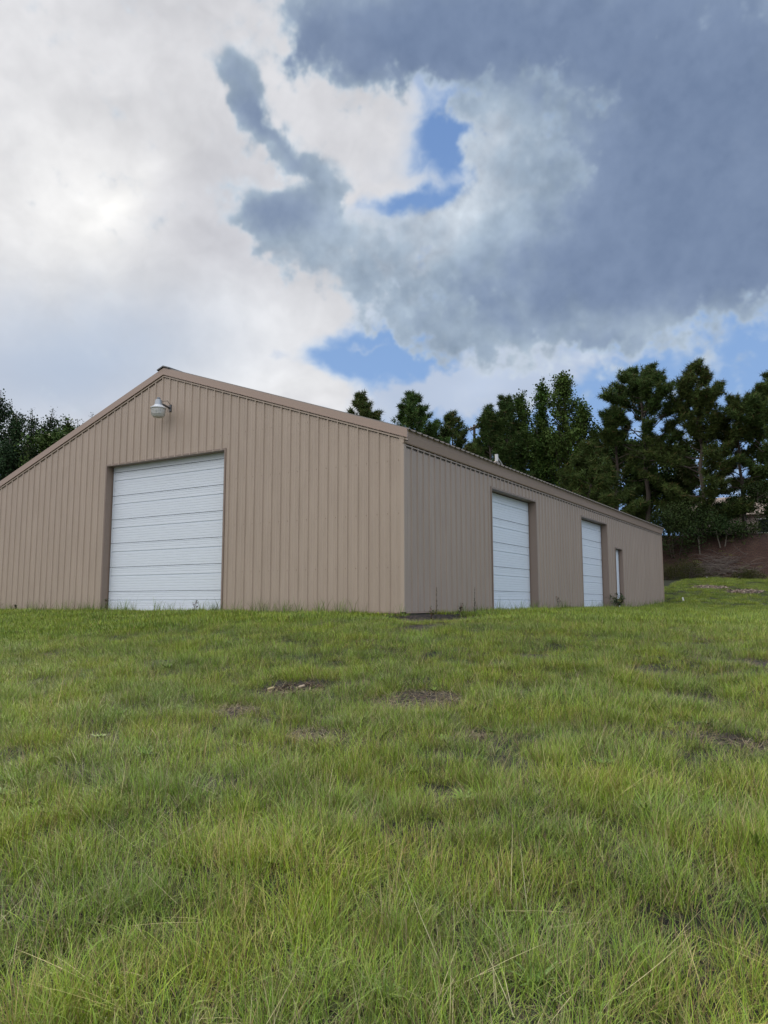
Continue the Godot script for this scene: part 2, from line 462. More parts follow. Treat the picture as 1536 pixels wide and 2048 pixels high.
# one sheet of cladding. at(u, y, o): wall coordinates to the building's space; opens: [u0, u1, top] left out
func sheet(u0: float, u1: float, low: float, top_of: Callable, opens: Array, at: Callable, rng: RandomNumberGenerator, screws: Array) -> Shape:
	var s := Shape.new()
	var tone := 1.0 + rng.randf_range(-0.04, 0.04)
	s.col = Color(tone, tone, tone)
	var us := []
	var k := 0
	while k * RIB + u0 < u1 - 0.001:
		for p in PROFILE:
			if u0 + k * RIB + p[0] < u1 - 0.0005: us.append([u0 + k * RIB + p[0], p[1]])
		k += 1
	us.append([u1, 0.0])
	for o in opens:
		for e in [o[0], o[1]]:
			for q in us.size() - 1:
				if us[q][0] < e - 0.0005 and us[q + 1][0] > e + 0.0005:
					us.insert(q + 1, [e, lerpf(us[q][1], us[q + 1][1], (e - us[q][0]) / (us[q + 1][0] - us[q][0]))])
					break
	for q in us.size() - 1:
		var a: Array = us[q]; var b: Array = us[q + 1]
		if b[0] - a[0] < 0.0004: continue
		var mid: float = (a[0] + b[0]) * 0.5
		var bot := low
		for o in opens:
			if mid > o[0] and mid < o[1]: bot = o[2]
		var ta: float = top_of.call(a[0]); var tb: float = top_of.call(b[0])
		if ta - bot < 0.01: continue
		s.quad(at.call(a[0], bot, a[1]), at.call(b[0], bot, b[1]), at.call(b[0], tb, b[1]), at.call(a[0], ta, a[1]),
			Vector2(a[0] / 6.0, -bot / 4.0), Vector2(b[0] / 6.0, -bot / 4.0), Vector2(b[0] / 6.0, -tb / 4.0), Vector2(a[0] / 6.0, -ta / 4.0))
	# screw heads along the girts
	for y in screws:
		for m in 4:
			var u: float = u0 + m * RIB + 0.078
			if u > u1 - 0.02: continue
			var hidden: bool = y > top_of.call(u) - 0.05
			for o in opens:
				if u > o[0] - 0.02 and u < o[1] + 0.02 and y < o[2] + 0.02: hidden = true
			if hidden: continue
			s.col = Color(0.62, 0.55, 0.5) if rng.randf() < 0.75 else Color(0.42, 0.3, 0.24)
			var r := 0.008
			var tip: Vector3 = at.call(u, y, 0.009)
			var c4 := [at.call(u - r, y - r, 0.001), at.call(u + r, y - r, 0.001), at.call(u + r, y + r, 0.001), at.call(u - r, y + r, 0.001)]
			for e in 4: s.tri(c4[e], c4[(e + 1) % 4], tip)
	return s

func slant(a: Vector3, b: Vector3, up: float, down: float, out0: float, out1: float, nrm: Vector3, s: Shape) -> void:
	# a flat bar along a-b, from `down` below the line to `up` above it, standing from out0 to out1 off the wall
	var p := [a + nrm * out1 - Vector3.UP * down, b + nrm * out1 - Vector3.UP * down, b + nrm * out1 + Vector3.UP * up, a + nrm * out1 + Vector3.UP * up]
	var q := [a + nrm * out0 - Vector3.UP * down, b + nrm * out0 - Vector3.UP * down, b + nrm * out0 + Vector3.UP * up, a + nrm * out0 + Vector3.UP * up]
	s.quad(p[0], p[1], p[2], p[3])
	s.quad(q[1], q[0], q[3], q[2])
	s.quad(q[0], q[1], p[1], p[0])
	s.quad(p[3], p[2], q[2], q[3])
	s.quad(q[0], p[0], p[3], q[3])
	s.quad(p[1], q[1], q[2], p[2])

# a sectional door; u runs along the wall, at() as for sheet()
func sectional_door(b: Node3D, u0: float, u1: float, top: float, rec: float, at: Callable, label: String) -> void:
	var frame := Shape.new()
	# what the sections stand before: the dark gap and the header
	frame.quad(at.call(u0, -0.12, -rec - 0.07), at.call(u1, -0.12, -rec - 0.07), at.call(u1, top, -rec - 0.07), at.call(u0, top, -rec - 0.07))
	var d := put("garage_door", frame.mesh(dark_mat), b)
	if label: d.set_meta("label", label)
	var lows := [-0.10]
	var y := 0.49
	while y < top - 0.1:
		lows.append(y)
		y += 0.638
	for k in lows.size():
		var lo: float = lows[k]
		var hi: float = lows[k + 1] if k + 1 < lows.size() else top + 0.02
		var s := Shape.new()
		var prof := []   # [height, depth off the door's face]
		prof.append([lo + 0.002, -0.020])
		prof.append([lo + 0.004, 0.0])
		var g := hi - 0.245 - 0.003
		if k == lows.size() - 1: g = lo + 0.393
		for f in [[0.055, 0.0], [0.12, 0.0], [0.185, 0.0], [0.25, 0.0], [0.315, 0.0]]:
			var yy: float = lo + f[0] + (0.0 if k else hi - lo - 0.638)
			if yy > lo + 0.03 and yy < g - 0.03:
				prof.append_array([[yy - 0.008, 0.0], [yy - 0.003, -0.005], [yy + 0.003, -0.005], [yy + 0.008, 0.0]])
		if g > lo + 0.03 and g < hi - 0.05:
			prof.append_array([[g - 0.008, 0.0], [g - 0.003, -0.020], [g + 0.009, -0.020], [g + 0.030, 0.002]])
			for f in [0.09, 0.15, 0.20]:
				if g + f < hi - 0.02:
					prof.append_array([[g + f - 0.008, 0.0], [g + f - 0.003, -0.005], [g + f + 0.003, -0.005], [g + f + 0.008, 0.0]])
		prof.append([hi - 0.022, 0.002])
		prof.append([hi - 0.006, -0.020])
		for j in prof.size() - 1:
			var p: Array = prof[j]; var q: Array = prof[j + 1]
			s.quad(at.call(u0 + 0.012, p[0], p[1] - rec), at.call(u1 - 0.012, p[0], p[1] - rec), at.call(u1 - 0.012, q[0], q[1] - rec), at.call(u0 + 0.012, q[0], q[1] - rec), Vector2(0, p[0]), Vector2(1, p[0]), Vector2(1, q[0]), Vector2(0, q[0]))
		# end stiles, standing a little proud, and the edges of the section
		for e in [[u0 + 0.012, u0 + 0.07], [u1 - 0.07, u1 - 0.012]]:
			s.quad(at.call(e[0], lo + 0.012, -rec + 0.004), at.call(e[1], lo + 0.012, -rec + 0.004), at.call(e[1], hi - 0.012, -rec + 0.004), at.call(e[0], hi - 0.012, -rec + 0.004))
		put("door_section", s.mesh(white_mat), d)
	# bottom seal
	var seal := Shape.new()
	seal.quad(at.call(u0, -0.14, -rec + 0.006), at.call(u1, -0.14, -rec + 0.006), at.call(u1, -0.09, -rec + 0.006), at.call(u0, -0.09, -rec + 0.006))
	put("bottom_seal", seal.mesh(dark_mat), d)

func opening_trim(b: Node3D, u0: float, u1: float, top: float, rec: float, at: Callable, inner := 0.0) -> void:
	# jambs and head that line the opening, and the narrow trim on the wall's face
	for e in [0, 1]:
		var s := Shape.new()
		var u: float = u1 if e else u0
		var sg := 1.0 if e else -1.0
		s.quad(at.call(u, -0.15, 0.026), at.call(u, -0.15, -rec - 0.08), at.call(u, top, -rec - 0.08), at.call(u, top, 0.026))
		s.quad(at.call(u, -0.15, 0.026), at.call(u + sg * 0.045, -0.15, 0.026), at.call(u + sg * 0.045, top + 0.045, 0.026), at.call(u, top + 0.045, 0.026))
		s.quad(at.call(u + sg * 0.045, -0.15, 0.026), at.call(u + sg * 0.045, -0.15, -0.01), at.call(u + sg * 0.045, top + 0.045, -0.01), at.call(u + sg * 0.045, top + 0.045, 0.026))
		# stop beside the door
		s.quad(at.call(u - sg * 0.022, -0.15, -rec + 0.03), at.call(u - sg * 0.001, -0.15, -rec + 0.03), at.call(u - sg * 0.001, top - 0.002, -rec + 0.03), at.call(u - sg * 0.022, top - 0.002, -rec + 0.03))
		put("door_jamb", s.mesh(jamb_mat), b)
	var h := Shape.new()
	h.quad(at.call(u0, top, -rec - 0.08), at.call(u1, top, -rec - 0.08), at.call(u1, top, 0.026), at.call(u0, top, 0.026))
	h.quad(at.call(u0, top, 0.0262), at.call(u1, top, 0.0262), at.call(u1, top + 0.045, 0.0262), at.call(u0, top + 0.045, 0.0262))
	h.quad(at.call(u0, top + 0.045, 0.026), at.call(u1, top + 0.045, 0.026), at.call(u1, top + 0.05, -0.004), at.call(u0, top + 0.05, -0.004))
	put("door_head", h.mesh(jamb_mat), b)

func make_building() -> void:
	var rng := RandomNumberGenerator.new()
	rng.seed = 42
	tan_mat = mat(lin(0.40, 0.315, 0.25), 0.5, 0.0, true)
	tan_mat.albedo_color = Color.WHITE
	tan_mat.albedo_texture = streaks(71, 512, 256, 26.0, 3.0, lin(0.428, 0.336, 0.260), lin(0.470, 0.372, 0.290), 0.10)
	tan_shaded = tan_mat.duplicate()  # same cladding, its albedo darkened for the wall that gets less light
	tan_shaded.albedo_texture = streaks(77, 512, 256, 40.0, 2.0, lin(0.352, 0.280, 0.226), lin(0.396, 0.316, 0.256), 0.12)
	trim_mat = mat(lin(0.385, 0.28, 0.218), 0.45, 0.0)
	jamb_mat = mat(lin(0.25, 0.185, 0.145), 0.5, 0.0)
	white_mat = mat(lin(0.77, 0.815, 0.87), 0.45, 0.0)
	white_mat.albedo_texture = streaks(81, 256, 256, 12.0, 12.0, lin(0.965, 0.965, 0.96), lin(1.0, 1.0, 1.0), 0.02)
	dark_mat = mat(lin(0.03, 0.028, 0.026), 0.9)
	roof_mat = mat(lin(0.14, 0.12, 0.10), 0.5, 0.0)
	var b := base("metal_building", Vector3.ZERO)
	tag(b, "long tan ribbed metal workshop with white roll-up doors on a grassy rise", "building")
	var front := func(u: float, y: float, o: float): return Vector3(-u, y, o)       # u grows to the left of the corner
	var side := func(u: float, y: float, o: float): return Vector3(o, y, -u)
	# foundation
	var f := Shape.new()
	f.box(Vector3(-14.17, -0.9, -LONG + 0.03), Vector3(-0.05, -0.015, -0.05))
	put("foundation", f.mesh(mat(lin(0.24, 0.22, 0.19), 0.9)), b)
	# closed inner walls, ceiling line and back, so that no light leaks in
	var sh := Shape.new()
	sh.box(Vector3(-14.16, -0.01, -LONG + 0.04), Vector3(-0.34, 3.60, -0.34))
	put("interior_wall", sh.mesh(dark_mat), b)
	# gable wall
	var gd := [[4.936, 9.178, 3.826]]
	var top_front := func(u: float): return roof_at(-u) - 0.02
	var u := 0.035
	while u < 14.15:
		var e := minf(u + 4 * RIB, 14.17)
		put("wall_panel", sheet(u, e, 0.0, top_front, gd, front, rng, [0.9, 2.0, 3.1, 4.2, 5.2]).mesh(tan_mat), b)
		u = e
	# the long wall to the right
	var sd := [[4.460, 7.604, 3.078], [11.949, 15.061, 3.078], [16.204, 17.174, 2.26]]
	var top_side := func(_u: float): return EAVE - 0.02
	u = 0.035
	while u < LONG - 0.03:
		var e := minf(u + 4 * RIB, LONG)
		put("wall_panel", sheet(u, e, 0.0, top_side, sd, side, rng, [0.9, 2.0, 3.1]).mesh(tan_shaded), b)
		u = e
	# the walls that the photograph does not show
	for w in [[Vector3(-14.2, 0, 0), Vector3(-14.2, 0, -LONG), 3.62], [Vector3(-14.2, 0, -LONG), Vector3(0, 0, -LONG), 3.62]]:
		var s := Shape.new()
		s.quad(w[1], w[0], w[0] + Vector3(0, w[2], 0), w[1] + Vector3(0, w[2], 0))
		if w[0].z < -1.0: s.tri(Vector3(0, 3.62, -LONG), Vector3(-14.2, 3.62, -LONG), Vector3(RIDGE_X, 6.0, -LONG))
		put("back_wall" if w[0].z < -1.0 else "left_wall", s.mesh(tan_shaded), b)
	# corner trim, proud of both walls
	var ct := Shape.new()
	ct.box(Vector3(-0.075, -0.005, -0.01), Vector3(0.026, 3.66, 0.026), 0.003)
	put("corner_trim", ct.mesh(tan_mat), b)
	var ct2 := Shape.new()
	ct2.box(Vector3(-0.01, -0.005, -0.075), Vector3(0.025, 3.45, -0.011), 0.003)
	put("corner_trim", ct2.mesh(tan_shaded), b)
	var ct3 := Shape.new()
	ct3.box(Vector3(-0.02, -0.005, -LONG - 0.02), Vector3(0.026, 3.45, -LONG + 0.06), 0.003)
	put("corner_trim", ct3.mesh(trim_mat), b)
	# base trim
	var bt := Shape.new()
	bt.box(Vector3(-14.2, -0.03, -0.02), Vector3(-0.08, -0.002, 0.012))
	bt.box(Vector3(-0.02, -0.03, -LONG), Vector3(0.012, -0.002, -0.08))
	put("base_trim", bt.mesh(trim_mat), b)
	# rake trim on the gable, two lengths a side, with the narrow channel under it
	var apex := Vector3(RIDGE_X, 6.187, 0)
	var ends := [Vector3(0.115, 6.187 - PITCH * 7.215, 0), Vector3(-14.315, 6.187 - PITCH * 7.215, 0)]
	for k in 2:
		var cut: Vector3 = apex.lerp(ends[k], 0.50)
		for seg in [[apex, cut, 0.048], [cut, ends[k], 0.046]]:
			var s := Shape.new()
			slant(seg[0], seg[1], 0.02, 0.148, 0.0, seg[2], Vector3.BACK, s)
			# folded lip at its lower edge
			slant(seg[0] - Vector3.UP * 0.15, seg[1] - Vector3.UP * 0.15, 0.0, 0.012, 0.026, seg[2] + 0.012, Vector3.BACK, s)
			put("rake_trim", s.mesh(trim_mat), b)
		var c := Shape.new()
		slant(apex - Vector3.UP * 0.185, ends[k] - Vector3.UP * 0.185, 0.0, 0.032, 0.0, 0.034, Vector3.BACK, c)
		put("rake_channel", c.mesh(tan_mat), b)
		# rubber closure behind the channel: dark between the ribs
		var d := Shape.new()
		slant(apex - Vector3.UP * 0.19, ends[k] - Vector3.UP * 0.19, 0.0, 0.045, 0.0, 0.004, Vector3.BACK, d)
		put("foam_closure", d.mesh(dark_mat), b)
	# eave fascia of the long side in lengths, leaning out at its top
	var z := 0.046
	while z > -LONG:
		var e := maxf(z - 3.1, -LONG - 0.05)
		var s := Shape.new()
		var dent := rng.randf_range(-0.006, 0.006)
		var lo0 := Vector3(0.040, 3.462, z); var lo1 := Vector3(0.040, 3.462, e)
		var hi0 := Vector3(0.112, 3.735, z); var hi1 := Vector3(0.112, 3.735, e)
		var m0 := lo0.lerp(hi0, 0.5) + Vector3(dent, 0, 0); var m1 := lo1.lerp(hi1, 0.5) + Vector3(-dent * 0.5, 0, 0)
		s.quad(lo0, lo1, m1, m0)
		s.quad(m0, m1, hi1, hi0)
		s.quad(lo0 - Vector3(0, 0.018, -0.0), lo1 - Vector3(0, 0.018, 0), lo1 + Vector3(0.012, 0, 0), lo0 + Vector3(0.012, 0, 0))
		s.quad(Vector3(0.0, 3.443, z), Vector3(0.0, 3.443, e), Vector3(0.046, 3.444, e), Vector3(0.046, 3.444, z))
		s.quad(hi0, hi1, hi1 - Vector3(0.1, 0, 0), hi0 - Vector3(0.1, 0, 0))
		if e < -LONG: s.quad(lo1, Vector3(0, 3.46, e), Vector3(0, 3.735, e), hi1)
		put("eave_fascia", s.mesh(trim_mat), b)
		z = e
	var ch := Shape.new()
	slant(Vector3(0, 3.418, -0.03), Vector3(0, 3.418, -LONG), 0.0, 0.022, 0.0, 0.030, Vector3.RIGHT, ch)
	put("eave_channel", ch.mesh(tan_shaded), b)
	var cl := Shape.new()
	slant(Vector3(0, 3.42, -0.076), Vector3(0, 3.42, -LONG + 0.06), 0.02, 0.058, 0.0, 0.004, Vector3.RIGHT, cl)
	put("foam_closure", cl.mesh(dark_mat), b)
	# roof sheets, ribbed, both slopes
	for sgn in [1.0, -1.0]:
		z = 0.03
		while z > -LONG - 0.02:
			var e := maxf(z - 1.048, -LONG - 0.05)
			var s := Shape.new()
			var pr := []
			var q := 0.0
			while q < z - e - 0.05:
				pr.append_array([[q, 0.0], [q + 0.02, 0.03], [q + 0.06, 0.03], [q + 0.08, 0.0]])
				q += 0.262
			pr.append([z - e, 0.0])
			for j in pr.size() - 1:
				var pa: Array = pr[j]; var pb: Array = pr[j + 1]
				var p := func(t: float, a: Array): return Vector3(RIDGE_X + sgn * 7.255 * t, 6.20 - PITCH * 7.255 * t + a[1], z - a[0])
				if sgn > 0: s.quad(p.call(1.0, pa), p.call(1.0, pb), p.call(0.0, pb), p.call(0.0, pa))
				else: s.quad(p.call(0.0, pa), p.call(0.0, pb), p.call(1.0, pb), p.call(1.0, pa))
				s.quad(p.call(1.0, pa) - Vector3(0, 0.012, 0), p.call(1.0, pb) - Vector3(0, 0.012, 0), p.call(1.0, pb), p.call(1.0, pa))
			put("roof_panel", s.mesh(roof_mat), b)
			z = e
	# ridge cap
	var rc := Shape.new()
	for sgn in [1.0, -1.0]:
		var a := Vector3(RIDGE_X, 6.262, 0.075); var c := Vector3(RIDGE_X + sgn * 0.22, 6.262 - PITCH * 0.22, 0.075)
		var a2 := a + Vector3(0, 0, -LONG - 0.15); var c2 := c + Vector3(0, 0, -LONG - 0.15)
		rc.quad(a, c, c2, a2)
		rc.quad(a - Vector3(0, 0.03, 0), c - Vector3(0, 0.03, 0), c, a)
		rc.quad(c, c - Vector3(0, 0.03, 0), c2 - Vector3(0, 0.03, 0), c2)
	put("ridge_cap", rc.mesh(mat(lin(0.16, 0.15, 0.145), 0.5, 0.3)), b)
	# openings
	opening_trim(b, 4.936, 9.178, 3.826, 0.20, front)
	sectional_door(b, 4.936, 9.178, 3.80, 0.20, front, "widest roll-up door, in the gable wall")
	opening_trim(b, 4.460, 7.604, 3.078, 0.21, side)
	sectional_door(b, 4.460, 7.604, 3.05, 0.21, side, "roll-up door nearest the corner in the long wall")
	opening_trim(b, 11.949, 15.061, 3.078, 0.21, side)
	sectional_door(b, 11.949, 15.061, 3.05, 0.21, side, "farther roll-up door in the long wall")
	opening_trim(b, 16.204, 17.174, 2.26, 0.13, side)
	var dn := Shape.new()
	dn.box(Vector3(-0.175, -0.1, -17.165), Vector3(-0.13, 2.245, -16.213), 0.004)
	var door := put("door", dn.mesh(white_mat), b)
	door.set_meta("label", "narrow white walk-in door")
	var hn := Shape.new()
	hn.tube([Vector3(-0.13, 0.98, -16.30), Vector3(-0.075, 0.98, -16.30)], [0.014, 0.014], 8)
	hn.tube([Vector3(-0.085, 0.98, -16.30), Vector3(-0.06, 0.98, -16.30)], [0.030, 0.027], 10)
	put("handle", hn.mesh(mat(lin(0.5, 0.48, 0.42), 0.3, 0.9)), door)
	# vent pipe near the eave
	var vp := Shape.new()
	var vx := -0.30
	var vz := -5.56
	vp.tube([Vector3(vx, 3.80, vz), Vector3(vx, 4.17, vz)], [0.045, 0.045], 12)
	var vpm := put("vent_pipe", vp.mesh(mat(lin(0.62, 0.62, 0.60), 0.5)), b)
	vpm.set_meta("label", "short pale vent pipe above the eave")
	var fl := Shape.new()
	fl.lathe([[0.15, 3.84], [0.09, 3.89], [0.05, 3.95]], 14, Vector3(vx, 0.03, vz))
	put("pipe_flashing", fl.mesh(roof_mat), b)
	var gp := Shape.new()
	gp.tube([Vector3(vx + 0.02, 4.08, vz - 0.05), Vector3(vx + 0.06, 3.92, vz - 0.25)], [0.012, 0.012], 6)
	put("pipe_brace", gp.mesh(mat(lin(0.6, 0.6, 0.6), 0.5)), b)

func make_lamp() -> void:
	var c := Vector3(-6.89, 4.80, 0.36)
	var l := base("yard_light", c)
	tag(l, "grey dusk-to-dawn barn light with ribbed bowl high on the gable wall", "lamp")
	var galv := mat(lin(0.36, 0.38, 0.40), 0.45, 0.55)
	var s := Shape.new()
	s.lathe([[0.0, 0.0], [0.09, 0.002], [0.135, 0.02], [0.158, 0.06]], 48, Vector3.ZERO, 0.03)
	s.lathe([[0.158, 0.06], [0.170, 0.10], [0.178, 0.17], [0.180, 0.235]], 48, Vector3.ZERO, 0.03)
	for k in 5:
		s.lathe([[0.166 + k * 0.003, 0.075 + k * 0.033], [0.174 + k * 0.003, 0.083 + k * 0.033], [0.170 + k * 0.003, 0.092 + k * 0.033]], 48)
	var gm := mat(lin(0.55, 0.54, 0.50), 0.35)
	gm.backlight = Color(0.5, 0.5, 0.48)
	put("refractor_bowl", s.mesh(gm), l)
	var r := Shape.new()
	r.lathe([[0.186, 0.225], [0.198, 0.232], [0.200, 0.240], [0.19, 0.252], [0.13, 0.295], [0.105, 0.318]], 40)
	put("reflector", r.mesh(mat(lin(0.72, 0.73, 0.74), 0.35, 0.2)), l)
	var h := Shape.new()
	h.lathe([[0.105, 0.318], [0.10, 0.33], [0.082, 0.44], [0.078, 0.455], [0.066, 0.462], [0.0, 0.464]], 32)
	put("ballast_housing", h.mesh(galv), l)
	var p := Shape.new()
	p.lathe([[0.044, 0.462], [0.044, 0.505], [0.038, 0.515], [0.0, 0.517]], 24)
	put("photocell", p.mesh(mat(lin(0.20, 0.21, 0.23), 0.5)), l)
	var a := Shape.new()
	a.tube([Vector3(0.02, 0.36, -0.05), Vector3(0.03, 0.355, -0.16), Vector3(0.03, 0.33, -0.27), Vector3(0.03, 0.31, -0.345)], [0.024, 0.024, 0.024, 0.024], 10)
	a.box(Vector3(-0.03, 0.22, -0.358), Vector3(0.09, 0.40, -0.335), 0.004)
	put("mounting_arm", a.mesh(mat(lin(0.10, 0.10, 0.105), 0.5, 0.4)), l)
	var cb := Shape.new()
	cb.tube([Vector3(0.06, 0.40, -0.33), Vector3(0.10, 0.46, -0.20), Vector3(0.07, 0.43, -0.09), Vector3(0.05, 0.40, -0.05)], [0.006, 0.006, 0.006, 0.006], 6)
	put("cable", cb.mesh(dark_mat), l)

# ---------------------------------------------------------------- ground
# bare places in the lawn: x, z, half width, half depth
const BARE := [[2.93, 7.22, 0.27, 0.34], [4.27, 7.09, 0.36, 0.42], [3.03, 8.2, 0.22, 0.18], [4.21, 8.55, 0.24, 0.16], [5.19, 7.95, 0.14, 0.2], [1.7, 2.2, 0.25, 0.6], [5.73, 4.72, 0.25, 0.16], [6.36, 5.71, 0.3, 0.14], [7.01, 7.23, 0.4, 0.14], [6.64, 3.54, 0.55, 0.18], [3.82, 5.19, 0.35, 0.15], [4.24, 4.2, 0.28, 0.12], [-1.21, 4.81, 0.4, 0.15], [-2.3, 5.04, 0.25, 0.12], [0.75, -0.3, 0.75, 1.3], [1.19, -30.5, 0.9, 0.9], [3.05, -28.96, 0.9, 0.9], [5.9, -1.5, 0.7, 0.25]]
func bare(x: float, z: float) -> float:
	var m := 0.0
	for q in BARE:
		var dx: float = (x - q[0]) / q[2]; var dz: float = (z - q[1]) / q[3]
		var r := dx * dx + dz * dz
		if r < 4.0: m = maxf(m, 1.0 - smoothstep(0.55, 1.9, r + 0.9 * patch.get_noise_2d(x * 8.0, z * 8.0)))
	return m

func axis(a: float, b: float, fine0: float, fine1: float, step: float) -> Array:
	var out := []
	var t := a
	while t < b:
		out.append(t)
		if t >= fine0 - 0.001 and t < fine1: t += step
		elif t < fine0: t = minf(fine0, t + maxf(step, (fine0 - t) * 0.22))
		else: t = t + maxf(step, (t - fine1) * 0.25)
	out.append(b)
	return out

func make_ground() -> void:
	var xs := axis(-700.0, 700.0, -20.0, 14.0, 0.22)
	var zs := axis(-700.0, 700.0, -46.0, 15.0, 0.22)
	var w := xs.size(); var h := zs.size()
	var v := PackedVector3Array(); var n := PackedVector3Array(); var c := PackedColorArray(); var id := PackedInt32Array()
	v.resize(w * h); n.resize(w * h); c.resize(w * h)
	for j in h:
		for i in w:
			var x: float = xs[i]; var z: float = zs[j]
			v[j * w + i] = Vector3(x, ground(x, z), z)
			var k := patch.get_noise_2d(x * 2.0, z * 2.0)
			var col := Color(0.050, 0.050, 0.026).lerp(Color(0.085, 0.068, 0.044), clampf(0.5 + k, 0, 1))
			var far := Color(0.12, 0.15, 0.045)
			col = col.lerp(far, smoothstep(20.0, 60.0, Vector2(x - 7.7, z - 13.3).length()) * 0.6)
			var t := -z - 22.0
			var bank := smoothstep(13.8, 16.2, t + 1.6 * k + 0.15 * x)
			col = col.lerp(Color(0.12, 0.052, 0.032).lerp(Color(0.165, 0.088, 0.055), clampf(0.5 + 1.3 * bump.get_noise_2d(x * 3.0, z * 3.0), 0, 1)), bank)
			var b := bare(x, z)
			col = col.lerp(Color(0.115, 0.080, 0.060), b)
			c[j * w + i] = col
	for j in h:
		for i in w:
			var l := v[j * w + maxi(i - 1, 0)]; var r := v[j * w + mini(i + 1, w - 1)]
			var u := v[maxi(j - 1, 0) * w + i]; var d := v[mini(j + 1, h - 1) * w + i]
			n[j * w + i] = (d - u).cross(r - l).normalized()
	for j in h - 1:
		for i in w - 1:
			var a := j * w + i
			id.append_array([a, a + 1, a + w, a + 1, a + w + 1, a + w])
	var arr := []
	arr.resize(Mesh.ARRAY_MAX)
	arr[Mesh.ARRAY_VERTEX] = v; arr[Mesh.ARRAY_NORMAL] = n; arr[Mesh.ARRAY_COLOR] = c; arr[Mesh.ARRAY_INDEX] = id
	var am := ArrayMesh.new()
	am.add_surface_from_arrays(Mesh.PRIMITIVE_TRIANGLES, arr)
	var m := mat(Color.WHITE, 0.95, 0.0, true)
	var nz := fbm(91, 0.02, 5)
	var im := nz.get_seamless_image(512, 512)
	im.convert(Image.FORMAT_RGB8)
	for y in 512:
		for x in 512:
			var g := im.get_pixel(x, y).r
			var q := clampf(0.55 + 0.75 * (g - 0.5) * 2.0, 0.25, 1.0)
			im.set_pixel(x, y, Color(q, q, q))
	m.albedo_texture = ImageTexture.create_from_image(im)
	m.uv1_triplanar = true
	m.uv1_world_triplanar = true
	m.uv1_scale = Vector3.ONE * 1.3
	am.surface_set_material(0, m)
	var o := put("ground", am)
	o.set_meta("kind", "structure")

# ---------------------------------------------------------------- grass
func blade(s: Shape, p: Vector3, dirn: float, lean: float, curl: float, len: float, wid: float, segs: int, c: Color) -> void:
	var f := Vector3(cos(dirn), 0, sin(dirn))
	var side := Vector3(-f.z, 0, f.x)
	s.col = c
	var k0 := s.v.size()
	var q := p
	var a := lean
	for j in segs + 1:
		var t := float(j) / segs
		var w := wid * (1.0 - t * t * 0.9) * 0.5
		var d := f * sin(a) + Vector3.UP * cos(a)
		var nn := f * cos(a) - Vector3.UP * sin(a)
		if j == segs:
			s.v.append(q); s.n.append(nn); s.c.append(c); s.t.append(Vector2.ZERO)
		else:
			s.v.append_array([q - side * w, q + side * w]); s.n.append_array([(nn - side * 0.25).normalized(), (nn + side * 0.25).normalized()]); s.c.append_array([c, c]); s.t.append_array([Vector2.ZERO, Vector2.ZERO])
		q += d * len / segs
		a += curl / segs
	for j in segs:
		var a0 := k0 + j * 2
		if j == segs - 1: s.i.append_array([a0, a0 + 1, a0 + 2])
		else: s.i.append_array([a0, a0 + 1, a0 + 2, a0 + 1, a0 + 3, a0 + 2])

const GREENS := [[0.190, 0.270, 0.036], [0.155, 0.240, 0.040], [0.220, 0.285, 0.044], [0.150, 0.220, 0.062], [0.235, 0.265, 0.066]]
const STRAWS := [[0.26, 0.21, 0.115], [0.20, 0.15, 0.085], [0.33, 0.28, 0.17], [0.15, 0.10, 0.065]]
func grass_color(rng: RandomNumberGenerator, dry: float) -> Color:
	var a: Array = STRAWS[rng.randi() % 4] if rng.randf() < dry else GREENS[rng.randi() % 5]
	var k := rng.randf_range(0.8, 1.2)
	return Color(a[0] * k, a[1] * k, a[2] * k)

func clump(rng: RandomNumberGenerator, count: int, h: float, spread: float, lean: float, curl: float, wid: float, dry: float, segs := 4) -> Shape:
	var s := Shape.new()
	for k in count:
		var a := rng.randf() * TAU
		var r := spread * sqrt(rng.randf())
		var p := Vector3(cos(a) * r, -0.02, sin(a) * r)
		var out := a + rng.randfn(0.0, 0.8)
		blade(s, p, out, absf(rng.randfn(0.0, lean)) + 0.3 * lean * r / spread, rng.randf_range(0.2, 1.0) * curl, h * rng.randf_range(0.45, 1.1), wid * rng.randf_range(0.7, 1.25), segs, grass_color(rng, dry))
	return s

func in_view(x: float, z: float, slack: float) -> bool:
	var dx := x - 7.7071; var dz := z - 13.3235
	var f := -0.5228 * dx - 0.8524 * dz
	var r := 0.8524 * dx - 0.5228 * dz
	return f > -0.5 and absf(r) < f * 0.53 + slack

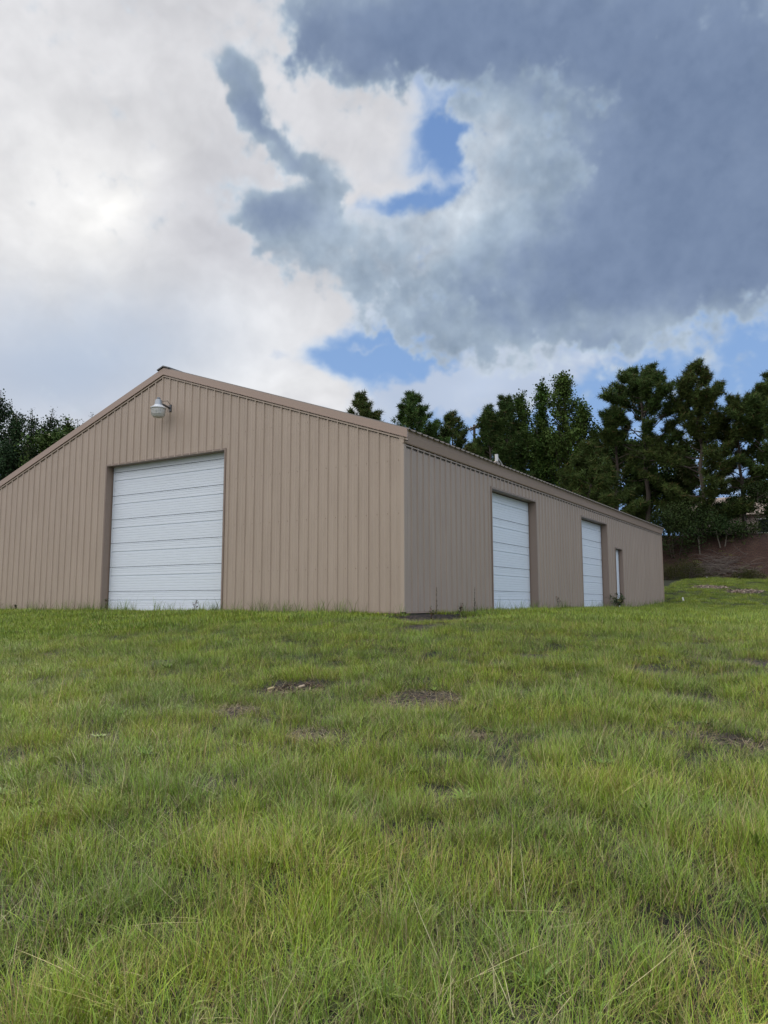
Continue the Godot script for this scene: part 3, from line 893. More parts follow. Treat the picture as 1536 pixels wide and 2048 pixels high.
func make_grass() -> void:
	var rng := RandomNumberGenerator.new()
	rng.seed = 7
	var gm := mat(Color.WHITE, 0.6, 0.0, true)
	gm.backlight = Color(0.7, 0.7, 0.7)
	gm.metallic_specular = 0.3
	var kinds := {
		"upright_grass": [clump(rng, 38, 0.15, 0.10, 0.26, 0.6, 0.0024, 0.17), clump(rng, 36, 0.18, 0.10, 0.32, 0.9, 0.0026, 0.18)],
		"arching_grass": [clump(rng, 34, 0.19, 0.12, 0.55, 1.6, 0.0026, 0.24), clump(rng, 30, 0.22, 0.12, 0.65, 1.3, 0.0028, 0.22)],
		"low_grass": [clump(rng, 44, 0.08, 0.12, 0.55, 0.9, 0.0028, 0.26, 3), clump(rng, 40, 0.10, 0.13, 0.6, 1.1, 0.0028, 0.32, 3)],
		"dry_grass": [clump(rng, 28, 0.16, 0.13, 1.0, 0.7, 0.0024, 0.60), clump(rng, 24, 0.13, 0.14, 1.2, 0.5, 0.0024, 0.80)],
	}
	kinds["wall_grass"] = [clump(rng, 13, 0.40, 0.07, 0.22, 0.8, 0.0062, 0.10), clump(rng, 10, 0.46, 0.06, 0.30, 1.1, 0.0070, 0.16)]
	var stalks := Shape.new()
	for k in 5:
		var an := rng.randf() * TAU
		blade(stalks, Vector3(rng.randfn() * 0.05, 0, rng.randfn() * 0.05), an, rng.randf_range(0.5, 1.3), rng.randf_range(-0.2, 0.6), rng.randf_range(0.18, 0.40), 0.0030, 5, Color(0.36, 0.31, 0.19) if k < 4 else Color(0.24, 0.15, 0.09))
	kinds["dry_stalk"] = [stalks, clump(rng, 3, 0.42, 0.03, 0.5, 0.5, 0.003, 1.0)]
	# low broad-leaved weeds among the grass
	var broad := Shape.new()
	for k in 12:
		var an := k * 2.4 + rng.randfn() * 0.2
		blade(broad, Vector3(cos(an) * 0.01, 0, sin(an) * 0.01), an, rng.randf_range(0.7, 1.2), 0.5, rng.randf_range(0.05, 0.11), 0.020, 4, Color(0.11, 0.17, 0.05) * rng.randf_range(0.8, 1.2))
	kinds["broad_weed"] = [broad, clump(rng, 16, 0.10, 0.06, 0.7, 0.6, 0.008, 0.05, 3)]
	var far_kinds := {
		"distant_grass": [clump(rng, 44, 0.17, 0.22, 0.35, 0.8, 0.007, 0.17, 3), clump(rng, 44, 0.11, 0.24, 0.5, 0.9, 0.008, 0.27, 3)],
	}
	var bufs := {}
	for k in kinds: bufs[k] = [PackedFloat32Array(), PackedFloat32Array()]
	for k in far_kinds: bufs[k] = [PackedFloat32Array(), PackedFloat32Array()]
	var hue := fbm(15, 0.9, 3)
	var tall := fbm(19, 0.45, 3)
	var fine := fbm(29, 3.2, 2)
	# [nearest, farthest, per square metre, far kind]
	var bands := [[0.9, 5.0, 480.0, 0], [5.0, 9.0, 360.0, 0], [9.0, 14.0, 240.0, 0], [14.0, 26.0, 95.0, 1], [26.0, 62.0, 42.0, 1]]
	for bd in bands:
		var area: float = PI * (bd[1] * bd[1] - bd[0] * bd[0])
		for k in int(area * bd[2]):
			var d := sqrt(lerpf(bd[0] * bd[0], bd[1] * bd[1], rng.randf()))
			var a := rng.randf() * TAU
			var x := 7.7071 + d * cos(a); var z := 13.3235 + d * sin(a)
			if not in_view(x, z, 1.6): continue
			if x < 0.06 and x > -14.3 and z < 0.06 and z > -24.8: continue
			if x < -1.0 and z < -0.5: continue
			var t := -z - 22.0
			var kn := patch.get_noise_2d(x * 2.0, z * 2.0)
			if t > 13.0 and rng.randf() < smoothstep(13.4, 16.6, t + 1.6 * kn + 0.15 * x) * 0.97: continue
			var br := bare(x, z)
			if br > 0.25 and rng.randf() < br * 1.02: continue
			var tl := tall.get_noise_2d(x, z)
			var fn := fine.get_noise_2d(x, z)
			# thin places where the thatch and the soil show
			if rng.randf() < smoothstep(0.08, 0.42, -fn - 0.15 * tl) * 0.85: continue
			var hu := hue.get_noise_2d(x, z)
			var nearwall := 1.0 - smoothstep(0.1, 1.2, maxf(x, z))
			var hgt := clampf(0.85 + 0.38 * tl + 0.50 * fn, 0.45, 1.3) * rng.randf_range(0.75, 1.2)
			hgt *= lerpf(1.0, 0.85, smoothstep(3.5, 9.0, d))
			if z > -24.0: hgt = lerpf(hgt, 0.95 * rng.randf_range(0.6, 1.2), nearwall * 0.8)
			var kind := "upright_grass"
			if bd[3]:
				kind = "distant_grass"
			else:
				var p := rng.randf()
				if br > 0.05 or p < 0.10 + 0.35 * smoothstep(0.0, 0.4, -fn): kind = "dry_grass"
				elif p > 0.990 and d < 10.0: kind = "broad_weed"
				elif p > 0.965 and d < 9.0: kind = "dry_stalk"
				elif p < 0.42: kind = "low_grass"
				elif p < 0.62 + 0.3 * tl: kind = "arching_grass"
			var which := rng.randi() % 2
			if bd[3]: which = 0 if rng.randf() < 0.6 + tl else 1
			hgt *= 1.0 - 0.5 * exp(-((x - 0.9) * (x - 0.9) + (z - 0.6) * (z - 0.6)) / 2.2)
			var sc := rng.randf_range(0.85, 1.15)
			var b := Basis(Vector3.UP, rng.randf() * TAU)
			b = Basis(Vector3(1, 0, 0), rng.randfn(0.0, 0.10)) * b
			b = b.scaled(Vector3(sc, sc * hgt, sc)) if kind != "dry_grass" else b.scaled(Vector3(sc, sc * 0.8, sc))
			var warm := clampf(0.5 + 1.1 * hu, 0.0, 1.0)
			var c := Color(1.26, 1.32, 1.28).lerp(Color(1.58, 1.50, 0.98), warm)
			var k2 := rng.randf_range(0.82, 1.18) * (1.0 + 0.06 * tl)
			c = Color(c.r * k2, c.g * k2, c.b * k2)
			push(bufs[kind][which], b, Vector3(x, ground(x, z), z), c)
	# taller tufts that the mower missed, hard against the walls
	for k in 420:
		var x := 0.0; var z := 0.0
		if rng.randf() < 0.55:
			x = rng.randf_range(-14.3, 0.3); z = 0.08 + absf(rng.randfn(0.0, 0.28))
		else:
			x = 0.08 + absf(rng.randfn(0.0, 0.28)); z = rng.randf_range(-24.6, -2.2)
		if fine.get_noise_2d(x * 0.7 + 9.0, z * 0.7) < -0.08: continue
		if x > -0.9 and x < 1.0 and z > -2.0 and rng.randf() < 0.8: continue
		var sc := rng.randf_range(0.7, 1.15)
		var c := Color(0.80, 0.9, 0.95) * rng.randf_range(0.75, 1.1)
		push(bufs["wall_grass"][rng.randi() % 2], Basis(Vector3.UP, rng.randf() * TAU).scaled(Vector3(sc, sc * rng.randf_range(0.75, 1.25), sc)), Vector3(x, ground(x, z), z), c)
	var g := base("grass", Vector3.ZERO)
	tag(g, "unmown green grass with dry stalks covering the whole slope", "grass", "", "stuff")
	for k in bufs:
		var src: Array = kinds[k] if kinds.has(k) else far_kinds[k]
		for j in 2:
			if bufs[k][j].size() == 0: continue
			var o := many(k if j == 0 else k + "_001", src[j].mesh(gm), bufs[k][j], g)
			o.set_meta("kind", "stuff")
		print(k, " ", (bufs[k][0].size() + bufs[k][1].size()) / 16)

# ---------------------------------------------------------------- trees
# x, z, height of the top, kind, crown radius, share of the height without crown, label
const TREES := [
	[-53.90, -23.94, 18.55, "cedar", 3.20, 0.05, "tall dark conifer cut by the left edge of the picture"],
	[-58.64, -27.69, 19.13, "cedar", 1.90, 0.05, "thin spired conifer just right of the picture's left edge"],
	[-51.51, -24.01, 16.30, "cedar", 3.00, 0.08, "broad dark conifer left of the gable between two thin spires"],
	[-55.92, -28.24, 18.15, "cedar", 1.80, 0.05, "slender conifer with a bare pointed tip left of the gable"],
	[-50.44, -25.66, 15.47, "cedar", 2.40, 0.08, "low conifer in the dip left of the dome-topped one"],
	[-53.29, -28.58, 17.87, "cedar", 2.90, 0.05, "dome-topped conifer highest above the sloping roof edge at left"],
	[-54.12, -30.88, 17.39, "leafy", 1.50, 0.08, "small leafy tree right of the dome-topped conifer, above the roof edge"],
	[-58.53, -35.01, 18.92, "cedar", 1.00, 0.05, "sparse thin conifer last to show before the gable roof at left"],
	[-59.26, -37.38, 20.05, "cedar", 0.90, 0.05, "conifer of which only the tip pokes over the left roof slope"],
	[-48.33, -21.54, 13.32, "cedar", 3.00, 0.05, "dark conifer filling the foot of the left wood"],
	[-47.64, -22.64, 13.12, "cedar", 2.80, 0.05, "low dark conifer in front at the middle of the left wood"],
	[-44.89, -23.13, 12.90, "leafy", 2.40, 0.05, "low leafy tree just above the roof edge in the left wood"],
	[-25.43, -36.70, 17.13, "pine", 2.30, 0.55, "pine whose round top alone shows above the gable's right slope"],
	[-20.66, -37.27, 16.64, "pine", 3.20, 0.42, "bushy pine rising over the corner where the two roof edges meet"],
	[-20.03, -39.88, 13.56, "pine", 1.20, 0.45, "small light pine between the corner pine and the utility pole"],
	[-18.98, -40.42, 15.50, "pine", 1.80, 0.40, "thin pine just left of the utility pole"],
	[-15.57, -36.51, 11.83, "pine", 1.50, 0.35, "low pine in front of the utility pole"],
	[-15.47, -39.84, 15.30, "pine", 2.00, 0.25, "pine with a bare leaning tip right of the utility pole"],
	[-14.78, -41.22, 16.43, "pine", 2.10, 0.20, "tall narrow pine behind the vent pipe"],
	[-13.73, -42.72, 17.13, "gum", 1.60, 0.10, "feathery leafy tree between the narrow pine and the spired gum"],
	[-12.54, -44.22, 18.35, "gum", 1.40, 0.10, "spired narrow broadleaf tree left of the tallest broadleaf"],
	[-10.66, -43.80, 18.42, "gum", 2.30, 0.10, "tallest broadleaf tree with several leafy peaks above the long roof"],
	[-9.10, -43.23, 15.65, "gum", 1.60, 0.05, "low leafy tree between the tallest broadleaf and the pine with an open middle"],
	[-6.69, -35.60, 10.67, "pine", 3.20, 0.05, "bright low pine bough mass leaning over the long roof"],
	[-6.75, -42.85, 14.84, "pine", 2.70, 0.10, "pine filling the left flank of the pine with an open middle"],
	[-4.40, -42.38, 17.35, "openpine", 3.90, 0.36, "big round-topped pine with an open middle showing trunk and limbs"],
	[-0.70, -42.04, 17.04, "pine", 4.10, 0.06, "tallest pine with a spiky top right of the open-crowned pine"],
	[1.63, -43.35, 14.43, "openpine", 2.30, 0.15, "lean pine with sparse side limbs near the right edge"],
	[4.15, -41.56, 15.32, "openpine", 3.00, 0.20, "pine cut by the right edge of the picture"],
	[-5.22, -53.44, 12.88, "leafy", 3.20, 0.12, "dark leafy tree behind the far corner of the building"],
	[-8.84, -54.69, 13.70, "leafy", 3.20, 0.12, "dark leafy tree behind the trunk of the open-crowned pine"],
	[-14.63, -50.90, 14.56, "leafy", 3.00, 0.10, "dark leafy tree filling in behind the broadleaf trees"],
	[-17.76, -47.57, 14.31, "leafy", 2.80, 0.10, "dark leafy tree filling in behind the narrow pines"],
	[3.89, -46.56, 10.93, "leafy", 2.00, 0.10, "leafy tree with thin twigs at the right edge under the cut pine"],
	[-2.08, -38.97, 6.91, "shrub", 1.90, 0.05, "dark bushy sapling against the far end of the building"],
	[-0.52, -39.03, 6.80, "sapling", 1.70, 0.42, "young tree with two thin pale stems on the clay bank"],
	[0.71, -39.62, 6.07, "sapling", 1.80, 0.40, "young tree with a short pale stem right of the twin-stemmed one"],
	[1.68, -40.34, 5.30, "shrub", 1.50, 0.05, "dark shrub on top of the bank below the lean pine"],
	[-4.47, -45.43, 9.34, "leafy", 2.60, 0.05, "dark leafy tree low beside the building's far end"],
	[-2.55, -45.79, 10.16, "pine", 2.60, 0.05, "young pine low under the tallest pine"],
	[2.87, -43.47, 5.65, "shrub", 1.20, 0.05, "shrub at the bank's top by the right edge"],
	[2.36, -41.42, 8.13, "sapling", 1.70, 0.25, "thin leafy sapling before the tan-roofed house"],
	[-1.01, -36.32, 2.86, "weed", 1.20, 0.00, "yellow green bush at the foot of the bank by the building's far end"],
	[-1.80, -35.76, 2.55, "weed", 0.90, 0.00, "low green bush hugging the building's far corner"],
	[2.36, -36.39, 2.11, "weed", 1.00, 0.00, "pale weedy tuft right of the brush pile"],
]
var bark: StandardMaterial3D
var pale_bark: StandardMaterial3D
var leaf_mat: StandardMaterial3D
var tufts := {}
var leaf_count := 0

func needle_tuft(rng: RandomNumberGenerator, count: int, len: float) -> Shape:
	# needles all round a short shoot that points up
	var s := Shape.new()
	for k in count:
		var a := rng.randf() * TAU
		var e := lerpf(-0.25, 1.45, pow(rng.randf(), 0.8))
		var d := Vector3(cos(a) * cos(e), sin(e), sin(a) * cos(e))
		var p := Vector3.UP * rng.randf_range(-0.12, 0.10)
		var l := len * rng.randf_range(0.7, 1.15)
		var w := d.cross(Vector3(rng.randf() - 0.5, rng.randf() - 0.5, rng.randf() - 0.5)).normalized() * 0.019
		var g := rng.randf_range(0.75, 1.25)
		s.col = Color(0.070 * g, 0.108 * g, 0.032 * g)
		if rng.randf() < 0.05: s.col = Color(0.09, 0.065, 0.03)
		var droop := Vector3.DOWN * l * 0.12
		s.tri(p - w, p + w, p + d * l + droop)
	return s

func leaf_tuft(rng: RandomNumberGenerator, count: int, r: float, size: float, c: Array) -> Shape:
	var s := Shape.new()
	for k in count:
		var p := Vector3(rng.randfn(), rng.randfn() * 0.8, rng.randfn()) * r * 0.5
		var f := Vector3(rng.randf() - 0.5, rng.randf() * 0.5 - 0.4, rng.randf() - 0.5).normalized()
		var u := f.cross(Vector3.UP + Vector3(rng.randf() - 0.5, 0, rng.randf() - 0.5)).normalized()
		var up := u.cross(f).normalized()
		var l := size * rng.randf_range(0.7, 1.3)
		var g := rng.randf_range(0.75, 1.3)
		s.col = Color(c[0] * g, c[1] * g, c[2] * g)
		var b := p + f * l * 0.45 - up * l * 0.05
		# folded leaf of two halves
		s.tri(p, p + f * l * 0.55 + u * l * 0.45 + up * l * 0.10, p + f * l)
		s.tri(p, p + f * l, p + f * l * 0.55 - u * l * 0.45 + up * l * 0.10)
	return s

func face_up(d: Vector3, rng: RandomNumberGenerator, sc: float) -> Basis:
	var y := d.normalized()
	var x := y.cross(Vector3(rng.randf() - 0.5, rng.randf() - 0.5, rng.randf() - 0.5)).normalized()
	return Basis(x, y, x.cross(y)).scaled(Vector3.ONE * sc)

func limb_points(p: Vector3, az: float, e0: float, e1: float, len: float, segs: int, rng: RandomNumberGenerator, wob: float) -> Array:
	var pts := [p]
	var a := az
	for j in segs:
		var e := lerpf(e0, e1, float(j) / maxf(1, segs - 1)) + rng.randfn(0, wob)
		a += rng.randfn(0, wob)
		p += Vector3(cos(a) * cos(e), sin(e), sin(a) * cos(e)) * len / segs
		pts.append(p)
	return pts

func along(pts: Array, t: float) -> Vector3:
	var f := clampf(t, 0, 0.999) * (pts.size() - 1)
	return pts[int(f)].lerp(pts[int(f) + 1], f - int(f))

func taper(r0: float, r1: float, k: int) -> Array:
	var o := []
	for j in k: o.append(lerpf(r0, r1, float(j) / (k - 1)))
	return o

func make_tree(d: Array, seed_: int) -> void:
	var rng := RandomNumberGenerator.new()
	rng.seed = 1000 + seed_
	var x: float = d[0]; var z: float = d[1]
	var gy := ground(x, z)
	var h: float = d[2] - gy
	var kind: String = d[3]
	var rad: float = d[4]
	var bare_part: float = d[5]
	var called: String = {"pine": "pine_tree", "openpine": "pine_tree", "cedar": "conifer_tree", "leafy": "leafy_tree", "gum": "broadleaf_tree", "shrub": "shrub", "sapling": "sapling", "weed": "bush"}[kind]
	var cat: String = {"pine": "pine tree", "openpine": "pine tree", "cedar": "conifer", "leafy": "tree", "gum": "tree", "shrub": "shrub", "sapling": "sapling", "weed": "bush"}[kind]
	var group: String = "trees left of the building" if x < -30.0 else ("trees on the hill behind the building" if kind != "shrub" and kind != "sapling" and kind != "weed" else "undergrowth on the clay bank")
	var o := base(called, Vector3(x, gy - 0.1, z))
	tag(o, d[6], cat, group)
	var wood := Shape.new()
	var fol := Foliage.new(tufts["needle" if kind in ["pine", "openpine"] else (kind if kind in ["gum", "cedar"] else ("small" if kind in ["shrub", "sapling", "weed"] else "leaf"))], rng, rng.randf_range(-0.12, 0.12) if kind != "weed" else 0.45)
	var tr := 0.012 * h + 0.05
	# trunk
	var tp := []
	var lean := Vector3(rng.randfn(), 0, rng.randfn()) * 0.02 * h
	for j in 9:
		var t := j / 8.0
		tp.append(Vector3(0, h * t, 0) + lean * t * t + Vector3(rng.randfn(), 0, rng.randfn()) * 0.035 * sin(PI * t) * sqrt(h))
	tp[8] = Vector3(0, h, 0)
	var trunk_at := func(t: float): return along(tp, t)
	var pine: bool = kind == "pine" or kind == "openpine"
	if kind == "sapling" or kind == "weed" or kind == "shrub":
		var stems := 3 if kind == "shrub" else (2 if kind == "sapling" else 7)
		for m in stems:
			var az := rng.randf() * TAU
			var off := Vector3(cos(az), 0, sin(az)) * (0.22 if kind == "sapling" else 0.3) * rng.randf_range(0.4, 1.0)
			var pts := limb_points(off, az, 1.35, 1.50, h * (0.95 if m == 0 else rng.randf_range(0.6, 0.9)), 6, rng, 0.05)
			wood.tube(pts, taper(0.045 if kind == "sapling" else 0.03, 0.008, 7), 6)
			var n := int((80 if kind == "sapling" else 90) * rad * h / 4.0) if kind != "weed" else int(26 * rad)
			for q in n:
				var t := lerpf(bare_part, 1.0, sqrt(rng.randf()))
				var a := rng.randf() * TAU
				var rr := rad * sqrt(rng.randf()) * (0.35 + 0.65 * sin(PI * clampf((t - bare_part) / (1.0 - bare_part) * 0.8 + 0.18, 0, 1)))
				var p: Vector3 = along(pts, t) + Vector3(cos(a) * rr, rng.randfn() * 0.12, sin(a) * rr)
				if q % 7 == 0: wood.tube([along(pts, maxf(0.1, t - 0.12)), p], [0.012, 0.004], 4, false)
				fol.add(Basis.from_euler(Vector3(rng.randf() * TAU, rng.randf() * TAU, 0)).scaled(Vector3.ONE * (0.85 if kind != "weed" else 0.45)), p, rng.randi())
		put("stems" if kind != "sapling" else "trunk", wood.mesh(pale_bark if kind == "sapling" else bark), o)
		put("foliage" if kind != "sapling" else "crown", fol.mesh(leaf_mat), o)
		return
	wood.tube(tp, taper(tr, 0.02, 9), 10)
	var crown_h := h * (1.0 - bare_part)
	if pine:
		var per := 4.2 if kind == "pine" else 4.4
		var count := int(crown_h * per) + 8
		for i in count:
			var t := (i + rng.randf() * 0.8) / count
			var y01 := bare_part + (1.0 - bare_part) * t * 0.985
			var prof := pow(1.0 - t, 0.58) * (0.70 + 0.45 * smoothstep(0.0, 0.28, t)) + 0.12
			if kind == "openpine":
				# a round head over a thin middle
				prof = sqrt(maxf(0.0, 1.0 - pow(absf(t - 0.55) / 0.47, 2.2))) * 1.05 + 0.16
			var len := rad * prof * rng.randf_range(0.62, 1.18)
			var az := i * 2.4 + rng.randfn(0, 0.5)
			var e0 := lerpf(0.0, 1.05, t) + rng.randfn(0, 0.13)
			var p0: Vector3 = trunk_at.call(y01)
			var pts := limb_points(p0, az, e0, e0 + 0.5, len, 5, rng, 0.10)
			var lid: float = h - 0.35 - 0.5 * rng.randf() - (0.95 if kind == "pine" else 0.6) * Vector2(pts[5].x, pts[5].z).length()
			if pts[5].y > lid:
				var drop: float = (pts[5].y - lid) / maxf(0.1, pts[5].y - p0.y)
				for m in 6: pts[m].y -= (pts[m].y - p0.y) * minf(drop, 0.95)
			wood.tube(pts, taper(maxf(0.018, tr * 0.36 * (1.0 - 0.75 * t)), 0.008, 6), 5, false)
			var open_in := 0.30
			if kind == "openpine" and t < 0.45: open_in = 0.66
			var ns := int(len * 5.2) + 2
			for q in ns:
				var lt := lerpf(open_in, 1.0, (q + rng.randf()) / ns)
				var pp := along(pts, lt)
				var sd := az + (1.0 if q % 2 else -1.0) * rng.randf_range(0.5, 1.2)
				var sl := rng.randf_range(0.25, 0.75) * (0.4 + 0.6 * len / rad) * minf(1.0, rad * 0.5)
				var sp := limb_points(pp, sd, 0.25 + rng.randfn(0, 0.25), 0.9, sl, 2, rng, 0.1)
				wood.tube(sp, [0.014, 0.009, 0.005], 4, false)
				for w in 4:
					var tt := lerpf(0.35, 1.0, w / 3.0)
					var tpnt := along(sp, tt) + Vector3(rng.randfn(), rng.randfn() * 0.6, rng.randfn()) * 0.10
					var dr: Vector3 = (sp[2] - sp[0]).normalized() + Vector3.UP * 0.7 + Vector3(rng.randfn(), rng.randfn(), rng.randfn()) * 0.35
					fol.add(face_up(dr, rng, rng.randf_range(0.85, 1.35)), tpnt, rng.randi())
			for w in 3:
				var dr: Vector3 = (pts[5] - pts[4]).normalized() + Vector3.UP * 0.5 + Vector3(rng.randfn(), rng.randfn(), rng.randfn()) * 0.3
				fol.add(face_up(dr, rng, rng.randf_range(1.0, 1.5)), along(pts, 0.9 + 0.05 * w), rng.randi())
		# leaders at the top
		for k in 5:
			var a := rng.randf() * TAU
			fol.add(face_up(Vector3(rng.randfn() * 0.25, 1, rng.randfn() * 0.25), rng, 1.2), Vector3(cos(a) * 0.1 * k, h - 0.1 - 0.22 * k, sin(a) * 0.1 * k), rng.randi())
		if kind == "openpine":
			for k in 14:   # dead snags on the open trunk
				var y01 := rng.randf_range(bare_part * 0.45, bare_part + 0.1)
				var pts := limb_points(trunk_at.call(y01), rng.randf() * TAU, 0.1, 0.3, rad * rng.randf_range(0.2, 0.55), 3, rng, 0.2)
				wood.tube(pts, taper(0.025, 0.006, 4), 4, false)
		put("trunk", wood.mesh(bark), o)
		leaf_count += fol.v.size() / 3
		put("crown", fol.mesh(leaf_mat), o)
		return
	# broadleaf and cedar
	var count := int(crown_h * (4.2 if kind != "leafy" else 3.0)) + 10
	for i in count:
		var t := (i + rng.randf() * 0.9) / count
		var y01 := bare_part + (1.0 - bare_part) * t * 0.97
		var prof := 0.0
		if kind == "cedar": prof = pow(1.0 - t, 0.85) * 0.95 + 0.10
		elif kind == "gum": prof = pow(1.0 - t, 0.72) * (0.7 + 0.3 * smoothstep(0.0, 0.25, t)) + 0.07
		else: prof = sqrt(maxf(0.0, 1.0 - pow(absf(t - 0.4) / 0.62, 2.4))) + 0.05
		var len := rad * prof * rng.randf_range(0.6, 1.2)
		var az := i * 2.4 + rng.randfn(0, 0.5)
		var e0 := (0.75 if kind != "cedar" else 0.25) + 0.5 * t + rng.randfn(0, 0.15)
		var pts := limb_points(trunk_at.call(maxf(0.03, y01 - 0.04)), az, e0, e0 + 0.2, len / maxf(0.35, cos(e0 + 0.1)), 5, rng, 0.12)
		if pts[5].y > h: 
			for m in 6: pts[m].y = minf(pts[m].y, h)
		wood.tube(pts, taper(maxf(0.015, tr * 0.30 * (1.0 - 0.7 * t)), 0.006, 6), 5, false)
		var nq := int(len * (15.0 if kind != "leafy" else 12.0)) + 4
		for q in nq:
			var lt := lerpf(0.22, 1.0, pow(rng.randf(), 0.7))
			var p := along(pts, lt) + Vector3(rng.randfn(), rng.randfn() * 0.8, rng.randfn()) * (0.17 + 0.10 * len) * (0.5 if kind == "gum" else 0.75)
			fol.add(Basis.from_euler(Vector3(rng.randf() * TAU, rng.randf() * TAU, 0)).scaled(Vector3.ONE * rng.randf_range(0.75, 1.25)), p, rng.randi())
			if q % 5 == 0: wood.tube([along(pts, maxf(0.0, lt - 0.15)), p], [0.010, 0.004], 4, false)
	for k in 6:
		fol.add(Basis.from_euler(Vector3(rng.randf() * TAU, rng.randf() * TAU, 0)).scaled(Vector3.ONE * 0.6), Vector3(rng.randfn() * 0.06, h - 0.1 - 0.18 * k, rng.randfn() * 0.06), rng.randi())
	put("trunk", wood.mesh(bark), o)
	leaf_count += fol.v.size() / 3
	put("crown", fol.mesh(leaf_mat), o)

func make_trees() -> void:
	var rng := RandomNumberGenerator.new()
	rng.seed = 77
	bark = mat(lin(0.085, 0.066, 0.052), 0.9)
	pale_bark = mat(lin(0.17, 0.145, 0.115), 0.85)
	leaf_mat = mat(Color.WHITE, 0.7, 0.0, true)
	leaf_mat.backlight = Color(0.6, 0.6, 0.6)
	leaf_mat.metallic_specular = 0.2
	tufts["needle"] = needle_tuft(rng, 24, 0.30)
	tufts["leaf"] = leaf_tuft(rng, 11, 0.46, 0.19, [0.050, 0.086, 0.024])
	tufts["small"] = leaf_tuft(rng, 16, 0.42, 0.11, [0.030, 0.048, 0.016])
	tufts["gum"] = leaf_tuft(rng, 16, 0.42, 0.15, [0.072, 0.118, 0.030])
	tufts["cedar"] = leaf_tuft(rng, 11, 0.42, 0.16, [0.030, 0.050, 0.022])
	for k in TREES.size(): make_tree(TREES[k], k)
	print("leaf triangles ", leaf_count)

# ---------------------------------------------------------------- small things
func make_house() -> void:
	var b := base("far_house", Vector3(0.6, ground(0.6, -64.0), -64.0))
	tag(b, "tan roofed house half hidden behind the trees on the hill", "house")
	var by := b.position.y
	var wall := Shape.new()
	wall.box(Vector3(-6, -0.5, -4), Vector3(6, 2.7, 3.2))
	put("wall", wall.mesh(mat(lin(0.34, 0.28, 0.24), 0.8)), b)
	var rm := mat(lin(0.33, 0.26, 0.21), 0.85)
	var ry := 10.1 - by
	# courses of shingles on the slope that faces the lawn, each a little proud of the one above
	for k in 12:
		var t0 := k / 12.0; var t1 := (k + 1) / 12.0
		var s := Shape.new()
		var y0 := lerpf(2.55, ry, t0); var y1 := lerpf(2.55, ry, t1)
		var z0 := lerpf(3.7, -0.4, t0); var z1 := lerpf(3.7, -0.4, t1)
		var nx := 0.0
		s.quad(Vector3(-6.5 + nx, y0 + 0.03, z0), Vector3(6.5, y0 + 0.03, z0), Vector3(6.5, y1, z1), Vector3(-6.5 + nx, y1, z1))
		s.quad(Vector3(-6.5, y0 - 0.01, z0), Vector3(6.5, y0 - 0.01, z0), Vector3(6.5, y0 + 0.03, z0), Vector3(-6.5, y0 + 0.03, z0))
		put("shingle_course", s.mesh(rm), b)
	var bk := Shape.new()
	bk.quad(Vector3(6.5, 2.55, -4.5), Vector3(-6.5, 2.55, -4.5), Vector3(-6.5, ry, -0.4), Vector3(6.5, ry, -0.4))
	bk.tri(Vector3(6, 2.7, 3.2), Vector3(6, 2.7, -4), Vector3(6, ry - 0.05, -0.4))
	bk.tri(Vector3(-6, 2.7, -4), Vector3(-6, 2.7, 3.2), Vector3(-6, ry - 0.05, -0.4))
	put("roof", bk.mesh(rm), b)
	for wx in [-3.5, 0.2, 3.6]:
		var w := Shape.new()
		w.box(Vector3(wx, 0.9, 3.2), Vector3(wx + 1.1, 2.2, 3.26), 0.01)
		var wm := put("window", w.mesh(mat(lin(0.7, 0.7, 0.68), 0.6)), b)
		var p := Shape.new()
		p.box(Vector3(wx + 0.08, 0.98, 3.262), Vector3(wx + 1.02, 2.12, 3.27))
		put("pane", p.mesh(mat(lin(0.03, 0.035, 0.04), 0.1)), wm)

func make_pole() -> void:
	var gx := -19.8; var gz := -46.7
	var gy := ground(gx, gz)
	var o := base("utility_pole", Vector3(gx, gy, gz))
	tag(o, "dark wooden utility pole with crossarm rising among the pines", "utility pole")
	var wm := mat(lin(0.075, 0.06, 0.05), 0.9)
	var h := 15.75 - gy
	var s := Shape.new()
	s.tube([Vector3(0, -0.5, 0), Vector3(0, h * 0.5, 0), Vector3(0, h, 0)], [0.17, 0.14, 0.11], 12)
	put("pole", s.mesh(wm), o)
	var arm_y := h - 0.28
	var dirn := Vector3(0.8, 0, 0.6).normalized()
	for k in 2:
		var a := Shape.new()
		var off := Vector3(-dirn.z, 0, dirn.x) * (0.16 if k else -0.16)
		var e := dirn * 0.95
		a.tube([off - e + Vector3.UP * (arm_y + 0.0), off + e + Vector3.UP * (arm_y + 0.0)], [0.075, 0.075], 4)
		put("crossarm", a.mesh(wm), o)
	for q in [-0.8, -0.35, 0.8]:
		var i := Shape.new()
		i.lathe([[0.05, 0.07], [0.06, 0.11], [0.045, 0.15], [0.055, 0.18], [0.0, 0.22]], 10, dirn * q + Vector3.UP * arm_y + Vector3(-dirn.z, 0, dirn.x) * 0.16)
		put("insulator", i.mesh(mat(lin(0.16, 0.15, 0.15), 0.4)), o)
	for sg in [-1.0, 1.0]:
		var br := Shape.new()
		br.tube([Vector3.UP * (arm_y - 0.7) + Vector3(-dirn.z, 0, dirn.x) * 0.15, dirn * 0.6 * sg + Vector3.UP * (arm_y - 0.05) + Vector3(-dirn.z, 0, dirn.x) * 0.17], [0.02, 0.02], 4)
		put("brace", br.mesh(wm), o)

